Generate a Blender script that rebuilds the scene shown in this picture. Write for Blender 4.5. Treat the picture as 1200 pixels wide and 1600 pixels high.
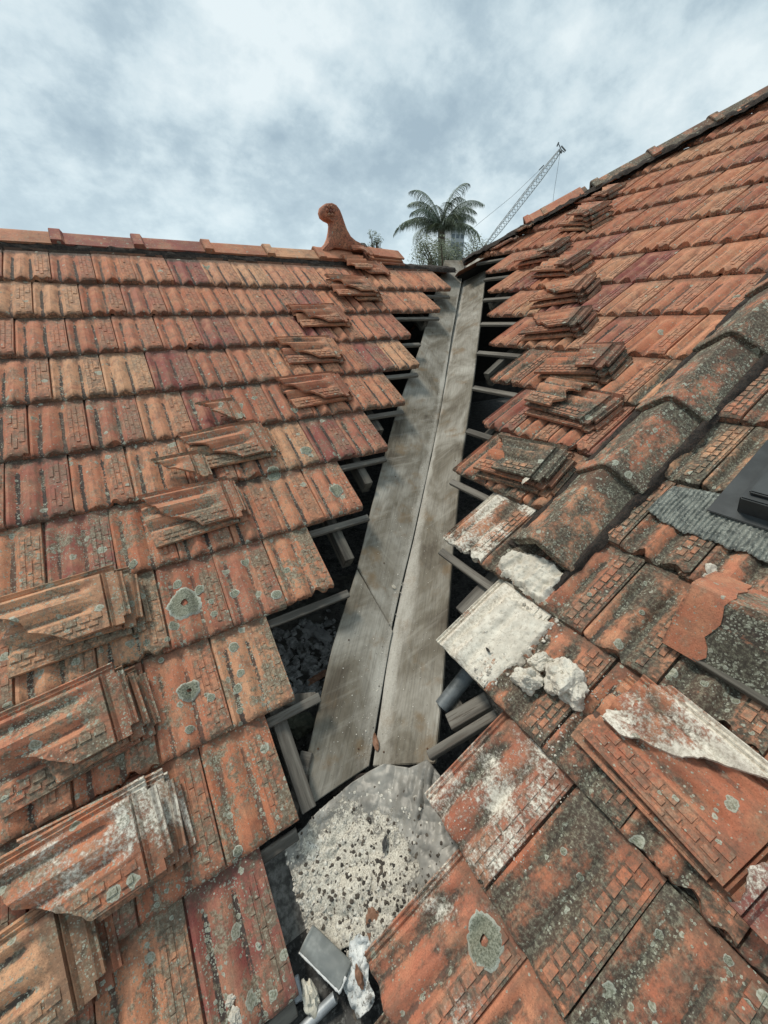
import bpy, bmesh, math, random
from mathutils import Vector, Matrix, noise
R = math.radians
sc = bpy.context.scene
for o in list(bpy.data.objects): bpy.data.objects.remove(o)

# ------------------------------------------------------------------ camera
G = 0.34                                   # tile gauge in metres
YAW, PIT, ROL = 1.0262867815, -0.4800851708, -0.0161452681
CP = Vector((-2.22437, -3.68087, 3.15346)) * G
FPX = 585.52
TL, TR = 0.56763808, 0.55571254            # pitches of the left and right slope
def cam_axes():
    cy, sy, cp, sp, cr, sr = math.cos(YAW), math.sin(YAW), math.cos(PIT), math.sin(PIT), math.cos(ROL), math.sin(ROL)
    f = Vector((cy*cp, sy*cp, sp)); r = Vector((sy, -cy, 0)); u = r.cross(f)
    return cr*r + sr*u, -sr*r + cr*u, f
CR, CU, CF = cam_axes()
cam = bpy.data.objects.new('camera', bpy.data.cameras.new('camera'))
sc.collection.objects.link(cam); sc.camera = cam
m = Matrix((CR, CU, -CF)).transposed().to_4x4(); m.translation = CP
cam.matrix_world = m
cam.data.sensor_fit = 'HORIZONTAL'; cam.data.sensor_width = 36; cam.data.lens = 36*FPX/1200
cam.data.clip_start = 0.02; cam.data.clip_end = 5000

# ------------------------------------------------------------------ node helper
class NB:
    def __init__(s, tree): s.t = tree
    def n(s, typ, ins=None, **kw):
        nd = s.t.nodes.new('ShaderNode'+typ)
        for k, v in kw.items(): setattr(nd, k, v)
        for k, v in (ins or {}).items():
            sock = nd.inputs[k]
            if isinstance(v, bpy.types.NodeSocket): s.t.links.new(v, sock)
            else: sock.default_value = v
        return nd
    def math(s, op, a, b=0.5, c=None, clamp=False):
        ins = {0: a, 1: b}
        if c is not None: ins[2] = c
        return s.n('Math', ins, operation=op, use_clamp=clamp).outputs[0]
    def vmath(s, op, a, b):
        return s.n('VectorMath', {0: a, 1: b}, operation=op).outputs[0]
    def mix(s, f, a, b, blend='MIX'):
        nd = s.n('Mix', None, data_type='RGBA', blend_type=blend)
        for i, v in ((0, f), (6, a), (7, b)):
            if isinstance(v, bpy.types.NodeSocket): s.t.links.new(v, nd.inputs[i])
            elif i == 0: nd.inputs[i].default_value = v
            else: nd.inputs[i].default_value = tuple(v)+((1,) if len(v) == 3 else ())
        return nd.outputs[2]
    def noise(s, vec, scale, detail=4, rough=0.55, dist=0.0):
        return s.n('TexNoise', {'Vector': vec, 'Scale': scale, 'Detail': detail, 'Roughness': rough, 'Distortion': dist}).outputs[0]
    def vor(s, vec, scale, rnd=1.0, feature='F1'):
        nd = s.n('TexVoronoi', {'Vector': vec, 'Scale': scale, 'Randomness': rnd}, feature=feature); return nd
    def step(s, v, lo, hi):
        return s.n('MapRange', {0: v, 1: lo, 2: hi, 3: 0.0, 4: 1.0}, interpolation_type='SMOOTHSTEP').outputs[0]
    def rng(s, v, lo, hi, a, b):
        return s.n('MapRange', {0: v, 1: lo, 2: hi, 3: a, 4: b}).outputs[0]
    def scalev(s, v, xyz): return s.vmath('MULTIPLY', v, xyz)
    def ramp(s, f, stops, interp='LINEAR'):
        nd = s.n('ValToRGB', {0: f}); cr = nd.color_ramp; cr.interpolation = interp
        while len(cr.elements) < len(stops): cr.elements.new(0.5)
        for e, (p, c) in zip(cr.elements, stops): e.position = p; e.color = tuple(c)+(1,)
        return nd.outputs[0]

# ------------------------------------------------------------------ world, sun, exposure
SUN_EL, SUN_AZ = R(63), R(120)             # azimuth measured from +X, counter-clockwise
w = bpy.data.worlds.new('World'); sc.world = w; w.use_nodes = True
w.node_tree.nodes.clear(); B = NB(w.node_tree)
sky = B.n('TexSky', sky_type='NISHITA'); sky.sun_disc = False; sky.sun_elevation = SUN_EL
sky.sun_rotation = math.pi/2 - SUN_AZ; sky.air_density = 1.0; sky.dust_density = 2.0
tc = B.n('TexCoord').outputs['Generated']
sep = B.n('SeparateXYZ', {0: tc})
den = B.math('ADD', B.math('MAXIMUM', sep.outputs[2], 0.0), 0.55)
cx = B.math('DIVIDE', sep.outputs[0], den); cyy = B.math('DIVIDE', sep.outputs[1], den)
cv = B.n('CombineXYZ', {0: cx, 1: cyy, 2: 0.3}).outputs[0]
n1 = B.noise(B.vmath('ADD', cv, (5.7, 2.4, 0)), 2.6, 9, 0.55, 0.0)
n2 = B.noise(B.vmath('ADD', cv, (9.3, 1.4, 2)), 7.5, 9, 0.6, 0.0)
nn = B.math('ADD', B.math('MULTIPLY', n1, 0.58), B.math('MULTIPLY', n2, 0.42))
cloud = B.ramp(nn, [(0.40, (2.2, 2.85, 3.25)), (0.47, (2.8, 3.5, 3.85)), (0.53, (3.7, 4.4, 4.65)), (0.62, (4.75, 5.3, 5.4))])
hz = B.step(sep.outputs[2], 0.30, 0.0)
cloud = B.mix(B.math('MULTIPLY', hz, 0.55), cloud, (4.6, 5.5, 5.9))
mixs = B.mix(0.93, sky.outputs[0], cloud)
below = B.step(sep.outputs[2], -0.02, -0.06)
mixs = B.mix(below, mixs, (1.3, 1.4, 1.3))
bg = B.n('Background', {0: mixs, 1: 0.1})
B.t.links.new(bg.outputs[0], B.n('OutputWorld').inputs[0])
sd = bpy.data.lights.new('sun', 'SUN'); sd.energy = 1.5; sd.angle = R(11); sd.color = (1, 0.93, 0.82)
sun = bpy.data.objects.new('sun', sd); sc.collection.objects.link(sun)
sv = Vector((math.cos(SUN_EL)*math.cos(SUN_AZ), math.cos(SUN_EL)*math.sin(SUN_AZ), math.sin(SUN_EL)))
sun.rotation_euler = (-sv).to_track_quat('-Z', 'Y').to_euler()
sc.view_settings.view_transform = 'Standard'; sc.view_settings.look = 'None'
sc.view_settings.exposure = 0.80; sc.view_settings.gamma = 1
sc.view_settings.use_curve_mapping = False

# ------------------------------------------------------------------ frames: left slope, right slope
class Fr:
    """a slope: a runs along the courses to the right, s runs up the slope, h off it"""
    def __init__(s, ex, ey): s.ex, s.ey, s.ez = ex, ey, ex.cross(ey)
    def P(s, a, sl, h=0): return s.ex*a + s.ey*sl + s.ez*h
    def M(s, a, sl, h=0, rot=0, tilt=0, roll=0):
        b = Matrix((s.ex, s.ey, s.ez)).transposed().to_4x4(); b.translation = s.P(a, sl, h)
        return b @ Matrix.Rotation(rot, 4, 'Z') @ Matrix.Rotation(tilt, 4, 'X') @ Matrix.Rotation(roll, 4, 'Y')
    def loc(s, p): return (p.dot(s.ex), p.dot(s.ey), p.dot(s.ez))
    def bp(s, x, y, h=0):
        d = ray(x, y); t = (h - CP.dot(s.ez))/d.dot(s.ez); X = CP + d*t
        return X.dot(s.ex), X.dot(s.ey)
    def pt(s, x, y, h=0):
        a, b = s.bp(x, y, h); return s.P(a, b, h)
def ray(x, y): return CF + CR*((x-600)/FPX) - CU*((y-800)/FPX)
FL = Fr(Vector((1, 0, 0)), Vector((0, math.cos(TL), math.sin(TL))))
FR = Fr(Vector((0, -1, 0)), Vector((math.cos(TR), 0, math.sin(TR))))
def proj(p):
    d = p - CP; z = d.dot(CF)
    if z < 0.05: return None
    return (600 + FPX*d.dot(CR)/z, 800 - FPX*d.dot(CU)/z)

# ------------------------------------------------------------------ object helpers
COL = sc.collection
def link(o, parent=None):
    COL.objects.link(o)
    if parent: o.parent = parent
    return o
def mesh(name, verts, faces, mats, smooth=None, attrs=None, fmat=None):
    me = bpy.data.meshes.new(name); me.from_pydata([tuple(v) for v in verts], [], faces)
    for mt in (mats if isinstance(mats, (list, tuple)) else [mats]): me.materials.append(mt)
    for k, vals in (attrs or {}).items():
        at = me.attributes.new(k, 'FLOAT', 'POINT'); at.data.foreach_set('value', vals)
    if fmat: me.polygons.foreach_set('material_index', fmat)
    me.update()
    if smooth is not None:
        me.polygons.foreach_set('use_smooth', [True]*len(me.polygons)); me.set_sharp_from_angle(angle=R(smooth))
    return me
def ob(name, me, parent=None, mat=None, color=None):
    o = bpy.data.objects.new(name, me); link(o, parent)
    if mat is not None: o.matrix_world = mat
    if color: o.color = color
    return o
def tag(o, label=None, cat=None, group=None, kind=None):
    for k, v in (('label', label), ('category', cat), ('group', group), ('kind', kind)):
        if v: o[k] = v
    return o
def empty(name, loc=(0, 0, 0)):
    o = bpy.data.objects.new(name, None); o.empty_display_size = 0.1; link(o); o.location = loc; return o
class MB:
    def __init__(s): s.v = []; s.f = []
    def add(s, vs, fs):
        b = len(s.v); s.v += [tuple(v) for v in vs]; s.f += [tuple(i+b for i in f) for f in fs]
    def box(s, M, x0, x1, y0, y1, z0, z1):
        vs = [M @ Vector(p) for p in ((x0,y0,z0),(x1,y0,z0),(x1,y1,z0),(x0,y1,z0),(x0,y0,z1),(x1,y0,z1),(x1,y1,z1),(x0,y1,z1))]
        s.add(vs, [(0,3,2,1),(4,5,6,7),(0,1,5,4),(1,2,6,5),(2,3,7,6),(3,0,4,7)])
    def tube(s, pts, rad, seg=6, caps=True):
        pts = [Vector(p) for p in pts]; rings = []
        rad = rad if isinstance(rad, (list, tuple)) else [rad]*len(pts)
        up = Vector((0.13, 0.21, 1)).normalized()
        for i, p in enumerate(pts):
            d = (pts[min(i+1, len(pts)-1)] - pts[max(i-1, 0)]).normalized()
            x = d.cross(up)
            if x.length < 0.1: x = d.cross(Vector((1, 0.1, 0)))
            x.normalize(); y = d.cross(x)
            rings.append([p + (x*math.cos(2*math.pi*k/seg) + y*math.sin(2*math.pi*k/seg))*rad[i] for k in range(seg)])
        vs = [v for r_ in rings for v in r_]; fs = []
        for i in range(len(rings)-1):
            for k in range(seg):
                k2 = (k+1) % seg; fs.append((i*seg+k, i*seg+k2, (i+1)*seg+k2, (i+1)*seg+k))
        if caps: fs += [tuple(range(seg))[::-1], tuple((len(rings)-1)*seg+k for k in range(seg))]
        s.add(vs, fs)
    def build(s, name, mat, parent=None, smooth=None, **kw):
        return ob(name, mesh(name, s.v, s.f, mat, smooth), parent, **kw)
def fbm(p, o=4): return noise.fractal(Vector(p), 1.0, 2.0, o)

# ------------------------------------------------------------------ materials
MATS = {}
def newmat(name, rough=0.85):
    mt = bpy.data.materials.new(name); mt.use_nodes = True; mt.node_tree.nodes.clear()
    B = NB(mt.node_tree); p = B.n('BsdfPrincipled', {'Roughness': rough})
    try: p.inputs['Specular IOR Level'].default_value = 0.3
    except KeyError: pass
    B.t.links.new(p.outputs[0], B.n('OutputMaterial').inputs[0])
    return mt, B, p
def setc(B, p, col, bump=None, bstr=0.3, bdist=0.003, rough=None):
    if isinstance(col, bpy.types.NodeSocket): B.t.links.new(col, p.inputs['Base Color'])
    else: p.inputs['Base Color'].default_value = tuple(col)+(1,)
    if bump is not None:
        b = B.n('Bump', {'Height': bump, 'Strength': bstr, 'Distance': bdist}); B.t.links.new(b.outputs[0], p.inputs['Normal'])
    if rough is not None:
        if isinstance(rough, bpy.types.NodeSocket): B.t.links.new(rough, p.inputs['Roughness'])
        else: p.inputs['Roughness'].default_value = rough

def lichen_layer(B, vec, scale, amount, lo=0.08, hi=0.45):
    """round lichen spots: returns (mask, rim)"""
    wob = B.n('TexNoise', {'Vector': vec, 'Scale': scale*3.0, 'Detail': 3}).outputs['Color']
    v2 = B.vmath('ADD', vec, B.scalev(B.vmath('SUBTRACT', wob, (0.5,)*3), (0.35/scale,)*3))
    vn = B.vor(v2, scale)
    sc_ = B.n('SeparateColor', {0: vn.outputs['Color']})
    on = B.math('LESS_THAN', sc_.outputs[0], amount)
    rad = B.rng(sc_.outputs[1], 0, 1, lo, hi)
    q = B.math('DIVIDE', vn.outputs['Distance'], rad)
    inner = B.step(q, 1.0, 0.86)
    rim = B.math('MULTIPLY', B.step(q, 0.62, 0.9), inner)
    return B.math('MULTIPLY', inner, on), B.math('MULTIPLY', rim, on)

def make_tile_mat():
    # object colour: R dark pan stain, G lichen, B dark moss cover, alpha mortar dust
    mt, B, p = newmat('terracotta', 0.82)
    tcn = B.n('TexCoord').outputs['Object']
    oi = B.n('ObjectInfo'); rnd = oi.outputs['Random']
    oc = B.n('SeparateColor', {0: oi.outputs['Color']}); A = oi.outputs['Alpha']
    r1 = B.math('FRACT', B.math('MULTIPLY', rnd, 17.31)); r2 = B.math('FRACT', B.math('MULTIPLY', rnd, 91.7))
    oix = oi.outputs['Object Index']; hasx = B.math('GREATER_THAN', oix, 0.5)
    r1 = B.math('ADD', B.math('MULTIPLY', r1, B.math('SUBTRACT', 1.0, hasx)), B.math('MULTIPLY', B.math('DIVIDE', oix, 100.0), hasx))
    off = B.n('CombineXYZ', {0: B.math('MULTIPLY', rnd, 31.0), 1: B.math('MULTIPLY', r1, 17.0), 2: B.math('MULTIPLY', r2, 9.0)}).outputs[0]
    vec = B.vmath('ADD', tcn, off)
    pan = B.n('Attribute', attribute_name='pan').outputs['Fac']
    brk = B.n('Attribute', attribute_name='brick').outputs['Fac']
    brk = B.math('SUBTRACT', brk, 0.0)
    base = B.ramp(r1, [(0.0, (0.47,0.175,0.092)), (0.20, (0.36,0.125,0.075)), (0.38, (0.53,0.235,0.130)), (0.56, (0.44,0.160,0.095)),
                       (0.70, (0.57,0.315,0.180)), (0.82, (0.49,0.200,0.115)), (0.92, (0.26,0.080,0.066))])
    mo = B.noise(vec, 11, 6, 0.6)
    base = B.mix(B.step(mo, 0.40, 0.72), base, B.mix(0.5, base, (0.60,0.34,0.20)))
    mo2 = B.noise(B.vmath('ADD', vec, (5, 5, 5)), 17, 7, 0.65)
    base = B.mix(B.math('MULTIPLY', B.step(mo2, 0.5, 0.68), 0.6), base, (0.27,0.10,0.065))
    fine = B.noise(vec, 260, 4, 0.7)
    base = B.mix(1.0, base, B.ramp(fine, [(0.28, (0.6,)*3), (0.46, (0.97,)*3), (0.56, (1.03,)*3), (0.75, (1.3,)*3)]), 'MULTIPLY')
    # weathering film, grey-brown
    film = B.step(B.noise(B.scalev(vec, (1, 0.35, 1)), 34, 8, 0.68), 0.47, 0.66)
    base = B.mix(B.math('MULTIPLY', film, B.math('ADD', B.math('MULTIPLY', oc.outputs[0], 0.55), 0.22)), base, (0.20,0.125,0.085))
    # dark pits and specks
    sp = B.vor(vec, 240); spk = B.math('MULTIPLY', B.step(sp.outputs['Distance'], 0.26, 0.12), B.math('LESS_THAN', B.n('SeparateColor', {0: sp.outputs['Color']}).outputs[0], 0.38))
    base = B.mix(B.math('MULTIPLY', spk, 0.75), base, (0.07,0.05,0.04))
    bn0 = B.noise(B.vmath('ADD', vec, (4, 4, 4)), 120, 6, 0.75)
    # dark streaks in the pans
    sn = B.noise(B.scalev(vec, (1, 0.14, 1)), 30, 6, 0.62)
    sn2 = B.noise(vec, 85, 5, 0.75)
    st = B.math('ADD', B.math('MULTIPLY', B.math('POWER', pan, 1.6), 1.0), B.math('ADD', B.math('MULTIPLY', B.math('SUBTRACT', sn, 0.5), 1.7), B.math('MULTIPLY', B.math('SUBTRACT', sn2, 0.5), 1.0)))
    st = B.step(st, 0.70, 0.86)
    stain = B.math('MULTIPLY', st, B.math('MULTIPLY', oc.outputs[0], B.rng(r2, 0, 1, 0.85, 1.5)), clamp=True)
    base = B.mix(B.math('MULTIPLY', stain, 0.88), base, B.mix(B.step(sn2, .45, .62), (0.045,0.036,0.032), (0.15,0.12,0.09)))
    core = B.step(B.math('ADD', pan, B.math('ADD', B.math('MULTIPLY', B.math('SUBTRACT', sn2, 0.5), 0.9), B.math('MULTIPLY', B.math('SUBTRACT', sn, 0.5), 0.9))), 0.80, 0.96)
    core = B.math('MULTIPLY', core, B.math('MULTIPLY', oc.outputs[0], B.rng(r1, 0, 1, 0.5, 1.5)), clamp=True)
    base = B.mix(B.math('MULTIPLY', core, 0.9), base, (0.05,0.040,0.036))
    # dirt plus painted course shadow under the course above and along the bottom lip
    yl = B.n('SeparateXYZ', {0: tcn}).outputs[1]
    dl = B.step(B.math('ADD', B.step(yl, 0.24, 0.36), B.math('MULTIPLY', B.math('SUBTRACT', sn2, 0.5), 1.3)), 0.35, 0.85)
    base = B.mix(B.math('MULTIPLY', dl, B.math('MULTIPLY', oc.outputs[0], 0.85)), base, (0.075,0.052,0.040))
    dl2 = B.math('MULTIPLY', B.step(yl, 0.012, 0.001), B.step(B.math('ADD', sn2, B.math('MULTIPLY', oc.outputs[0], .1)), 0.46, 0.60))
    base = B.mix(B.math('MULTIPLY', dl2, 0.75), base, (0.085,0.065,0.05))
    # thin ochre-grey crust, thickest low on the near slope
    cn = B.noise(B.vmath('ADD', vec, (8, 2, 5)), 48, 8, 0.75); cn2 = B.noise(B.vmath('ADD', vec, (1, 2, 5)), 9, 3, 0.5)
    cr = B.step(B.math('ADD', B.math('ADD', B.math('MULTIPLY', cn, 0.6), B.math('MULTIPLY', cn2, 0.4)), B.math('ADD', B.math('MULTIPLY', brk, 0.05), B.math('MULTIPLY', oc.outputs[1], 0.035))), 0.535, 0.60)
    base = B.mix(B.math('MULTIPLY', B.math('MULTIPLY', cr, 0.8), B.math('ADD', 0.15, oc.outputs[1]), clamp=True), base, B.mix(B.step(bn0, .42, .6), (0.13,0.105,0.07), (0.30,0.285,0.21)))
    # embossed strip: dirt in the grooves, cleaner brick faces
    bn = B.noise(vec, 70, 5, 0.7)
    bd = B.math('MULTIPLY', B.step(brk, 0.3, 0.5), B.step(brk, 0.7, 0.6))      # groove faces carry 0.5
    base = B.mix(B.math('MULTIPLY', B.math('MULTIPLY', bd, B.step(bn, 0.34, 0.62)), B.math('ADD', 0.42, oc.outputs[2])), base, (0.085,0.068,0.05))
    bt = B.step(brk, 0.8, 0.95)
    base = B.mix(B.math('MULTIPLY', bt, B.math('MULTIPLY', B.step(bn, 0.42, 0.66), 0.7)), base, (0.15,0.105,0.075))
    # moss cover
    m1 = B.noise(B.scalev(vec, (1, 0.6, 1)), 8.5, 4, 0.6); m3 = B.noise(vec, 42, 9, 0.78)
    mm = B.math('ADD', B.math('MULTIPLY', m1, 0.62), B.math('MULTIPLY', m3, 0.38))
    mm = B.math('ADD', mm, B.math('MULTIPLY', B.math('SUBTRACT', oc.outputs[2], 0.5), 0.42))
    mm = B.math('ADD', mm, B.math('MULTIPLY', pan, 0.06))
    mm = B.math('SUBTRACT', mm, B.math('MULTIPLY', bt, 0.05))
    moss = B.math('MULTIPLY', B.step(mm, 0.455, 0.585), B.step(oc.outputs[2], 0.0, 0.2))
    mcol = B.ramp(B.noise(vec, 110, 7, 0.8), [(0.36, (0.035,0.031,0.026)), (0.5, (0.075,0.067,0.052)), (0.57, (0.17,0.17,0.125)), (0.68, (0.28,0.29,0.23))])
    base = B.mix(B.math('MULTIPLY', moss, 0.93), base, mcol)
    # lichens
    ga = oc.outputs[1]
    l1, k1 = lichen_layer(B, vec, 21, B.math('MULTIPLY', ga, 0.20), 0.10, 0.40)
    l2, k2 = lichen_layer(B, B.vmath('ADD', vec, (3, 3, 1)), 58, B.math('MULTIPLY', B.math('MULTIPLY', ga, B.step(B.noise(vec, 13, 3), .42, .62)), B.math('ADD', 0.2, pan)), 0.10, 0.5)
    l3, k3 = lichen_layer(B, B.vmath('ADD', vec, (1, 7, 1)), 170, B.math('MULTIPLY', B.math('MULTIPLY', ga, B.step(B.noise(vec, 17, 4), .40, .60)), B.math('ADD', 0.3, pan)), 0.15, 0.55)
    lc = B.mix(B.step(B.noise(vec, 190, 4, 0.7), 0.4, 0.62), (0.19,0.20,0.145), (0.40,0.405,0.325))
    for l, k in ((l3, k3), (l2, k2), (l1, k1)):
        base = B.mix(B.math('MULTIPLY', l, 0.9), base, lc)
        base = B.mix(B.math('MULTIPLY', k, 0.45), base, (0.50,0.53,0.46))
    # mortar dust
    wn = B.noise(B.vmath('ADD', vec, (2, 9, 4)), 6, 4, 0.55); wn2 = B.noise(vec, 95, 6, 0.78)
    wm = B.math('ADD', B.math('ADD', B.math('MULTIPLY', wn, 0.6), B.math('MULTIPLY', wn2, 0.4)), B.math('MULTIPLY', B.math('SUBTRACT', A, 0.5), 0.45))
    wm = B.math('MULTIPLY', B.step(wm, 0.50, 0.60), B.step(A, 0.0, 0.15))
    base = B.mix(B.math('MULTIPLY', wm, 0.93), base, B.mix(B.step(wn2, .4, .6), (0.50,0.46,0.38), (0.76,0.72,0.62)))
    h = B.math('ADD', B.math('MULTIPLY', B.noise(vec, 120, 6, 0.7), 0.7), B.math('MULTIPLY', fine, 0.3))
    h = B.math('ADD', h, B.math('MULTIPLY', B.math('ADD', l1, l2), 0.35))
    h = B.math('ADD', h, B.math('MULTIPLY', wm, B.math('ADD', 0.2, B.math('MULTIPLY', wn2, 0.8))))
    h = B.math('ADD', h, B.math('MULTIPLY', moss, B.math('MULTIPLY', m3, 0.5)))
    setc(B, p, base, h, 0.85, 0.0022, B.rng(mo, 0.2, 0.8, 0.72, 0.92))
    return mt
TILE = make_tile_mat()

def simple(name, c1, c2, scale=20, stretch=(1,1,1), bump=0.4, bd=0.003, rough=0.85, c3=None, detail=8, metal=0, coord='Object', lo=.38, hi=.62):
    mt, B, p = newmat(name, rough)
    v = B.n('TexCoord').outputs[coord]
    oi = B.n('ObjectInfo').outputs['Random']
    v = B.vmath('ADD', v, B.n('CombineXYZ', {0: B.math('MULTIPLY', oi, 13.0), 1: B.math('MULTIPLY', oi, 7.0), 2: oi}).outputs[0])
    v = B.scalev(v, stretch)
    n = B.noise(v, scale, detail, 0.65)
    c = B.mix(B.step(n, lo, hi), c1, c2)
    if c3:
        c = B.mix(B.step(B.noise(v, scale*3.7, 8, 0.75), 0.52, 0.62), c, c3)
    setc(B, p, c, B.noise(v, scale*4, 6, 0.7), bump, bd)
    p.inputs['Metallic'].default_value = metal
    return mt
MORTAR_DARK = simple('dark_bedding_mortar', (0.022,0.020,0.018), (0.055,0.046,0.038), 45, bump=0.9, bd=0.01, c3=(0.10,0.06,0.045))
MORTAR_WHITE = simple('old_lime_mortar', (0.56,0.52,0.44), (0.76,0.72,0.62), 22, bump=0.9, bd=0.006, c3=(0.44,0.40,0.33), hi=.7)
CRUMB = simple('mortar_crumb', (0.36,0.33,0.28), (0.74,0.70,0.61), 30, bump=0.8, bd=0.004, c3=(0.12,0.10,0.09))
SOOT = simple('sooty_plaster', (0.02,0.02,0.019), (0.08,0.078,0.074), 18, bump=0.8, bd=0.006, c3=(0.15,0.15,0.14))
TIMBER = simple('weathered_timber', (0.075,0.068,0.058), (0.19,0.175,0.15), 26, (0.06,1,1), 0.6, 0.002, c3=(0.10,0.085,0.07))
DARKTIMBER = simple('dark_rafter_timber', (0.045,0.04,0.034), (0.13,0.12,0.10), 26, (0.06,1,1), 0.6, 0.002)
LEAD = simple('lead_sheet', (0.19,0.19,0.18), (0.34,0.335,0.31), 9, bump=0.35, bd=0.004, rough=0.55, c3=(0.25,0.24,0.22), metal=0.25)
ZINC = simple('zinc_pipe', (0.30,0.32,0.33), (0.46,0.48,0.49), 16, bump=0.2, rough=0.45, metal=0.4)
BLUEPIPE = simple('galvanised_duct', (0.06,0.068,0.07), (0.16,0.175,0.18), 10, bump=0.2, rough=0.5, metal=0.3)
DARKMETAL = simple('charcoal_powder_coat', (0.035,0.04,0.042), (0.055,0.062,0.064), 8, bump=0.05, rough=0.4)
GREYPAINT = simple('pale_crane_steel', (0.42,0.45,0.47), (0.52,0.55,0.57), 2, bump=0.0)
DARKSTEEL = simple('dark_crane_steel', (0.12,0.13,0.14), (0.2,0.21,0.22), 2, bump=0.0)
CABLE = simple('steel_cable', (0.25,0.27,0.29), (0.32,0.34,0.36), 2, bump=0)
FROND = simple('palm_leaf', (0.09,0.12,0.085), (0.19,0.23,0.165), 3, bump=0.1, rough=0.6)  # leaf colour paled to carry distance haze
LEAF = simple('tree_leaf', (0.07,0.09,0.055), (0.19,0.22,0.14), 3, bump=0.1, rough=0.7)
BARK = simple('bark', (0.08,0.065,0.05), (0.17,0.14,0.11), 9, bump=0.8, bd=0.02)
CONCRETE = simple('tower_concrete', (0.40,0.43,0.46), (0.52,0.54,0.56), 0.3, bump=0.0)
GLASS = simple('tower_glass', (0.12,0.15,0.18), (0.2,0.23,0.26), 0.5, bump=0.0, rough=0.2)
GRASS = simple('ground_surface', (0.07,0.08,0.05), (0.13,0.12,0.09), 0.6, bump=0.2, bd=0.05)
BRICKWALL = simple('brick_wall', (0.20,0.08,0.055), (0.30,0.13,0.09), 5, bump=0.4)
LIME = simple('limestone', (0.50,0.46,0.37), (0.66,0.62,0.52), 25, bump=0.6, bd=0.004)
LEAFPALE = simple('pale_dry_leaf', (0.48,0.42,0.33), (0.62,0.57,0.48), 40, bump=0.3, rough=0.7)
LEAFBROWN = simple('brown_dry_leaf', (0.17,0.085,0.05), (0.28,0.155,0.10), 50, bump=0.4, rough=0.7)
GREYPLAST = simple('grey_flashing', (0.19,0.20,0.19), (0.30,0.31,0.29), 12, bump=0.15, rough=0.42, metal=0.2)
BLUEWHITE = simple('painted_membrane', (0.46,0.49,0.49), (0.74,0.75,0.72), 18, bump=0.5, bd=0.006, rough=0.45, c3=(0.20,0.19,0.17))

def make_lichen_mat():
    mt, B, p = newmat('crusty_lichen', 0.95)
    v = B.n('TexCoord').outputs['Object']
    rim = B.n('Attribute', attribute_name='pan').outputs['Fac']
    n = B.noise(v, 240, 6, 0.75)
    c = B.mix(B.step(n, 0.36, 0.62), (0.12,0.13,0.088), (0.36,0.37,0.29))
    c = B.mix(B.math('MULTIPLY', B.step(B.math('ADD', rim, B.math('MULTIPLY', n, 0.35)), 0.92, 1.1), 0.85), c, (0.55,0.58,0.50))
    setc(B, p, c, B.noise(v, 330, 5, 0.8), 1.0, 0.004)
    return mt
LICHEN = make_lichen_mat()

def make_board_mat():
    mt, B, p = newmat('weathered_valley_board', 0.8)
    v = B.n('TexCoord').outputs['Object']; oi = B.n('ObjectInfo').outputs['Random']
    v2 = B.vmath('ADD', v, B.n('CombineXYZ', {0: B.math('MULTIPLY', oi, 13.0), 1: B.math('MULTIPLY', oi, 7.0), 2: oi}).outputs[0])
    g = B.noise(B.scalev(v2, (0.05, 1, 1)), 130, 5, 0.6, 0.4)
    big = B.noise(B.scalev(v2, (0.6, 1, 1)), 4.5, 7, 0.62, 0.6)
    c = B.ramp(big, [(0.36, (0.095,0.078,0.057)), (0.47, (0.165,0.145,0.112)), (0.55, (0.235,0.215,0.178)), (0.68, (0.35,0.33,0.285))])
    c = B.mix(1.0, c, B.ramp(g, [(0.35, (0.80,)*3), (0.5, (1.0,)*3), (0.65, (1.12,)*3)]), 'MULTIPLY')
    n2 = B.noise(B.vmath('ADD', v2, (4,4,4)), 7, 5, 0.6)
    c = B.mix(B.math('MULTIPLY', B.step(n2, 0.54, 0.70), 0.7), c, (0.17,0.115,0.062))
    # diagonal scuffs
    rot = B.n('VectorRotate', {'Vector': v2, 'Angle': 0.9}, rotation_type='Z_AXIS').outputs[0]
    sc1 = B.step(B.noise(B.scalev(rot, (0.12, 1, 1)), 26, 6, 0.6), 0.52, 0.75)
    c = B.mix(B.math('MULTIPLY', sc1, 0.38), c, (0.38,0.355,0.305))
    # lime dust settled along the centre joint, more towards the bottom: object 'y' is distance from the joint
    sp = B.n('SeparateXYZ', {0: v}); ay = B.math('ABSOLUTE', sp.outputs[1])
    wd = B.noise(B.scalev(v2, (0.35, 1, 1)), 9, 6, 0.65)
    near = B.math('SUBTRACT', 1.0, B.math('DIVIDE', ay, B.rng(sp.outputs[0], 0.0, 1.9, 0.13, 0.045)))
    dust = B.step(B.math('ADD', near, B.math('MULTIPLY', B.math('SUBTRACT', wd, 0.5), 2.4)), 0.25, 1.0)
    dust = B.math('MULTIPLY', dust, B.rng(B.noise(v2, 160, 5, 0.8), 0.35, 0.6, 0.45, 1.0))
    c = B.mix(B.math('MULTIPLY', dust, 0.62), c, (0.56,0.53,0.47))
    spk = B.vor(v2, 120); s_ = B.math('MULTIPLY', B.step(spk.outputs['Distance'], 0.22, 0.1), B.math('LESS_THAN', B.n('SeparateColor', {0: spk.outputs['Color']}).outputs[0], 0.12))
    c = B.mix(B.math('MULTIPLY', s_, 0.8), c, (0.06,0.05,0.045))
    setc(B, p, c, B.math('ADD', g, B.math('MULTIPLY', B.noise(v2, 90, 5, .7), 0.5)), 0.5, 0.0018)
    return mt
BOARD = make_board_mat()

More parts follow.
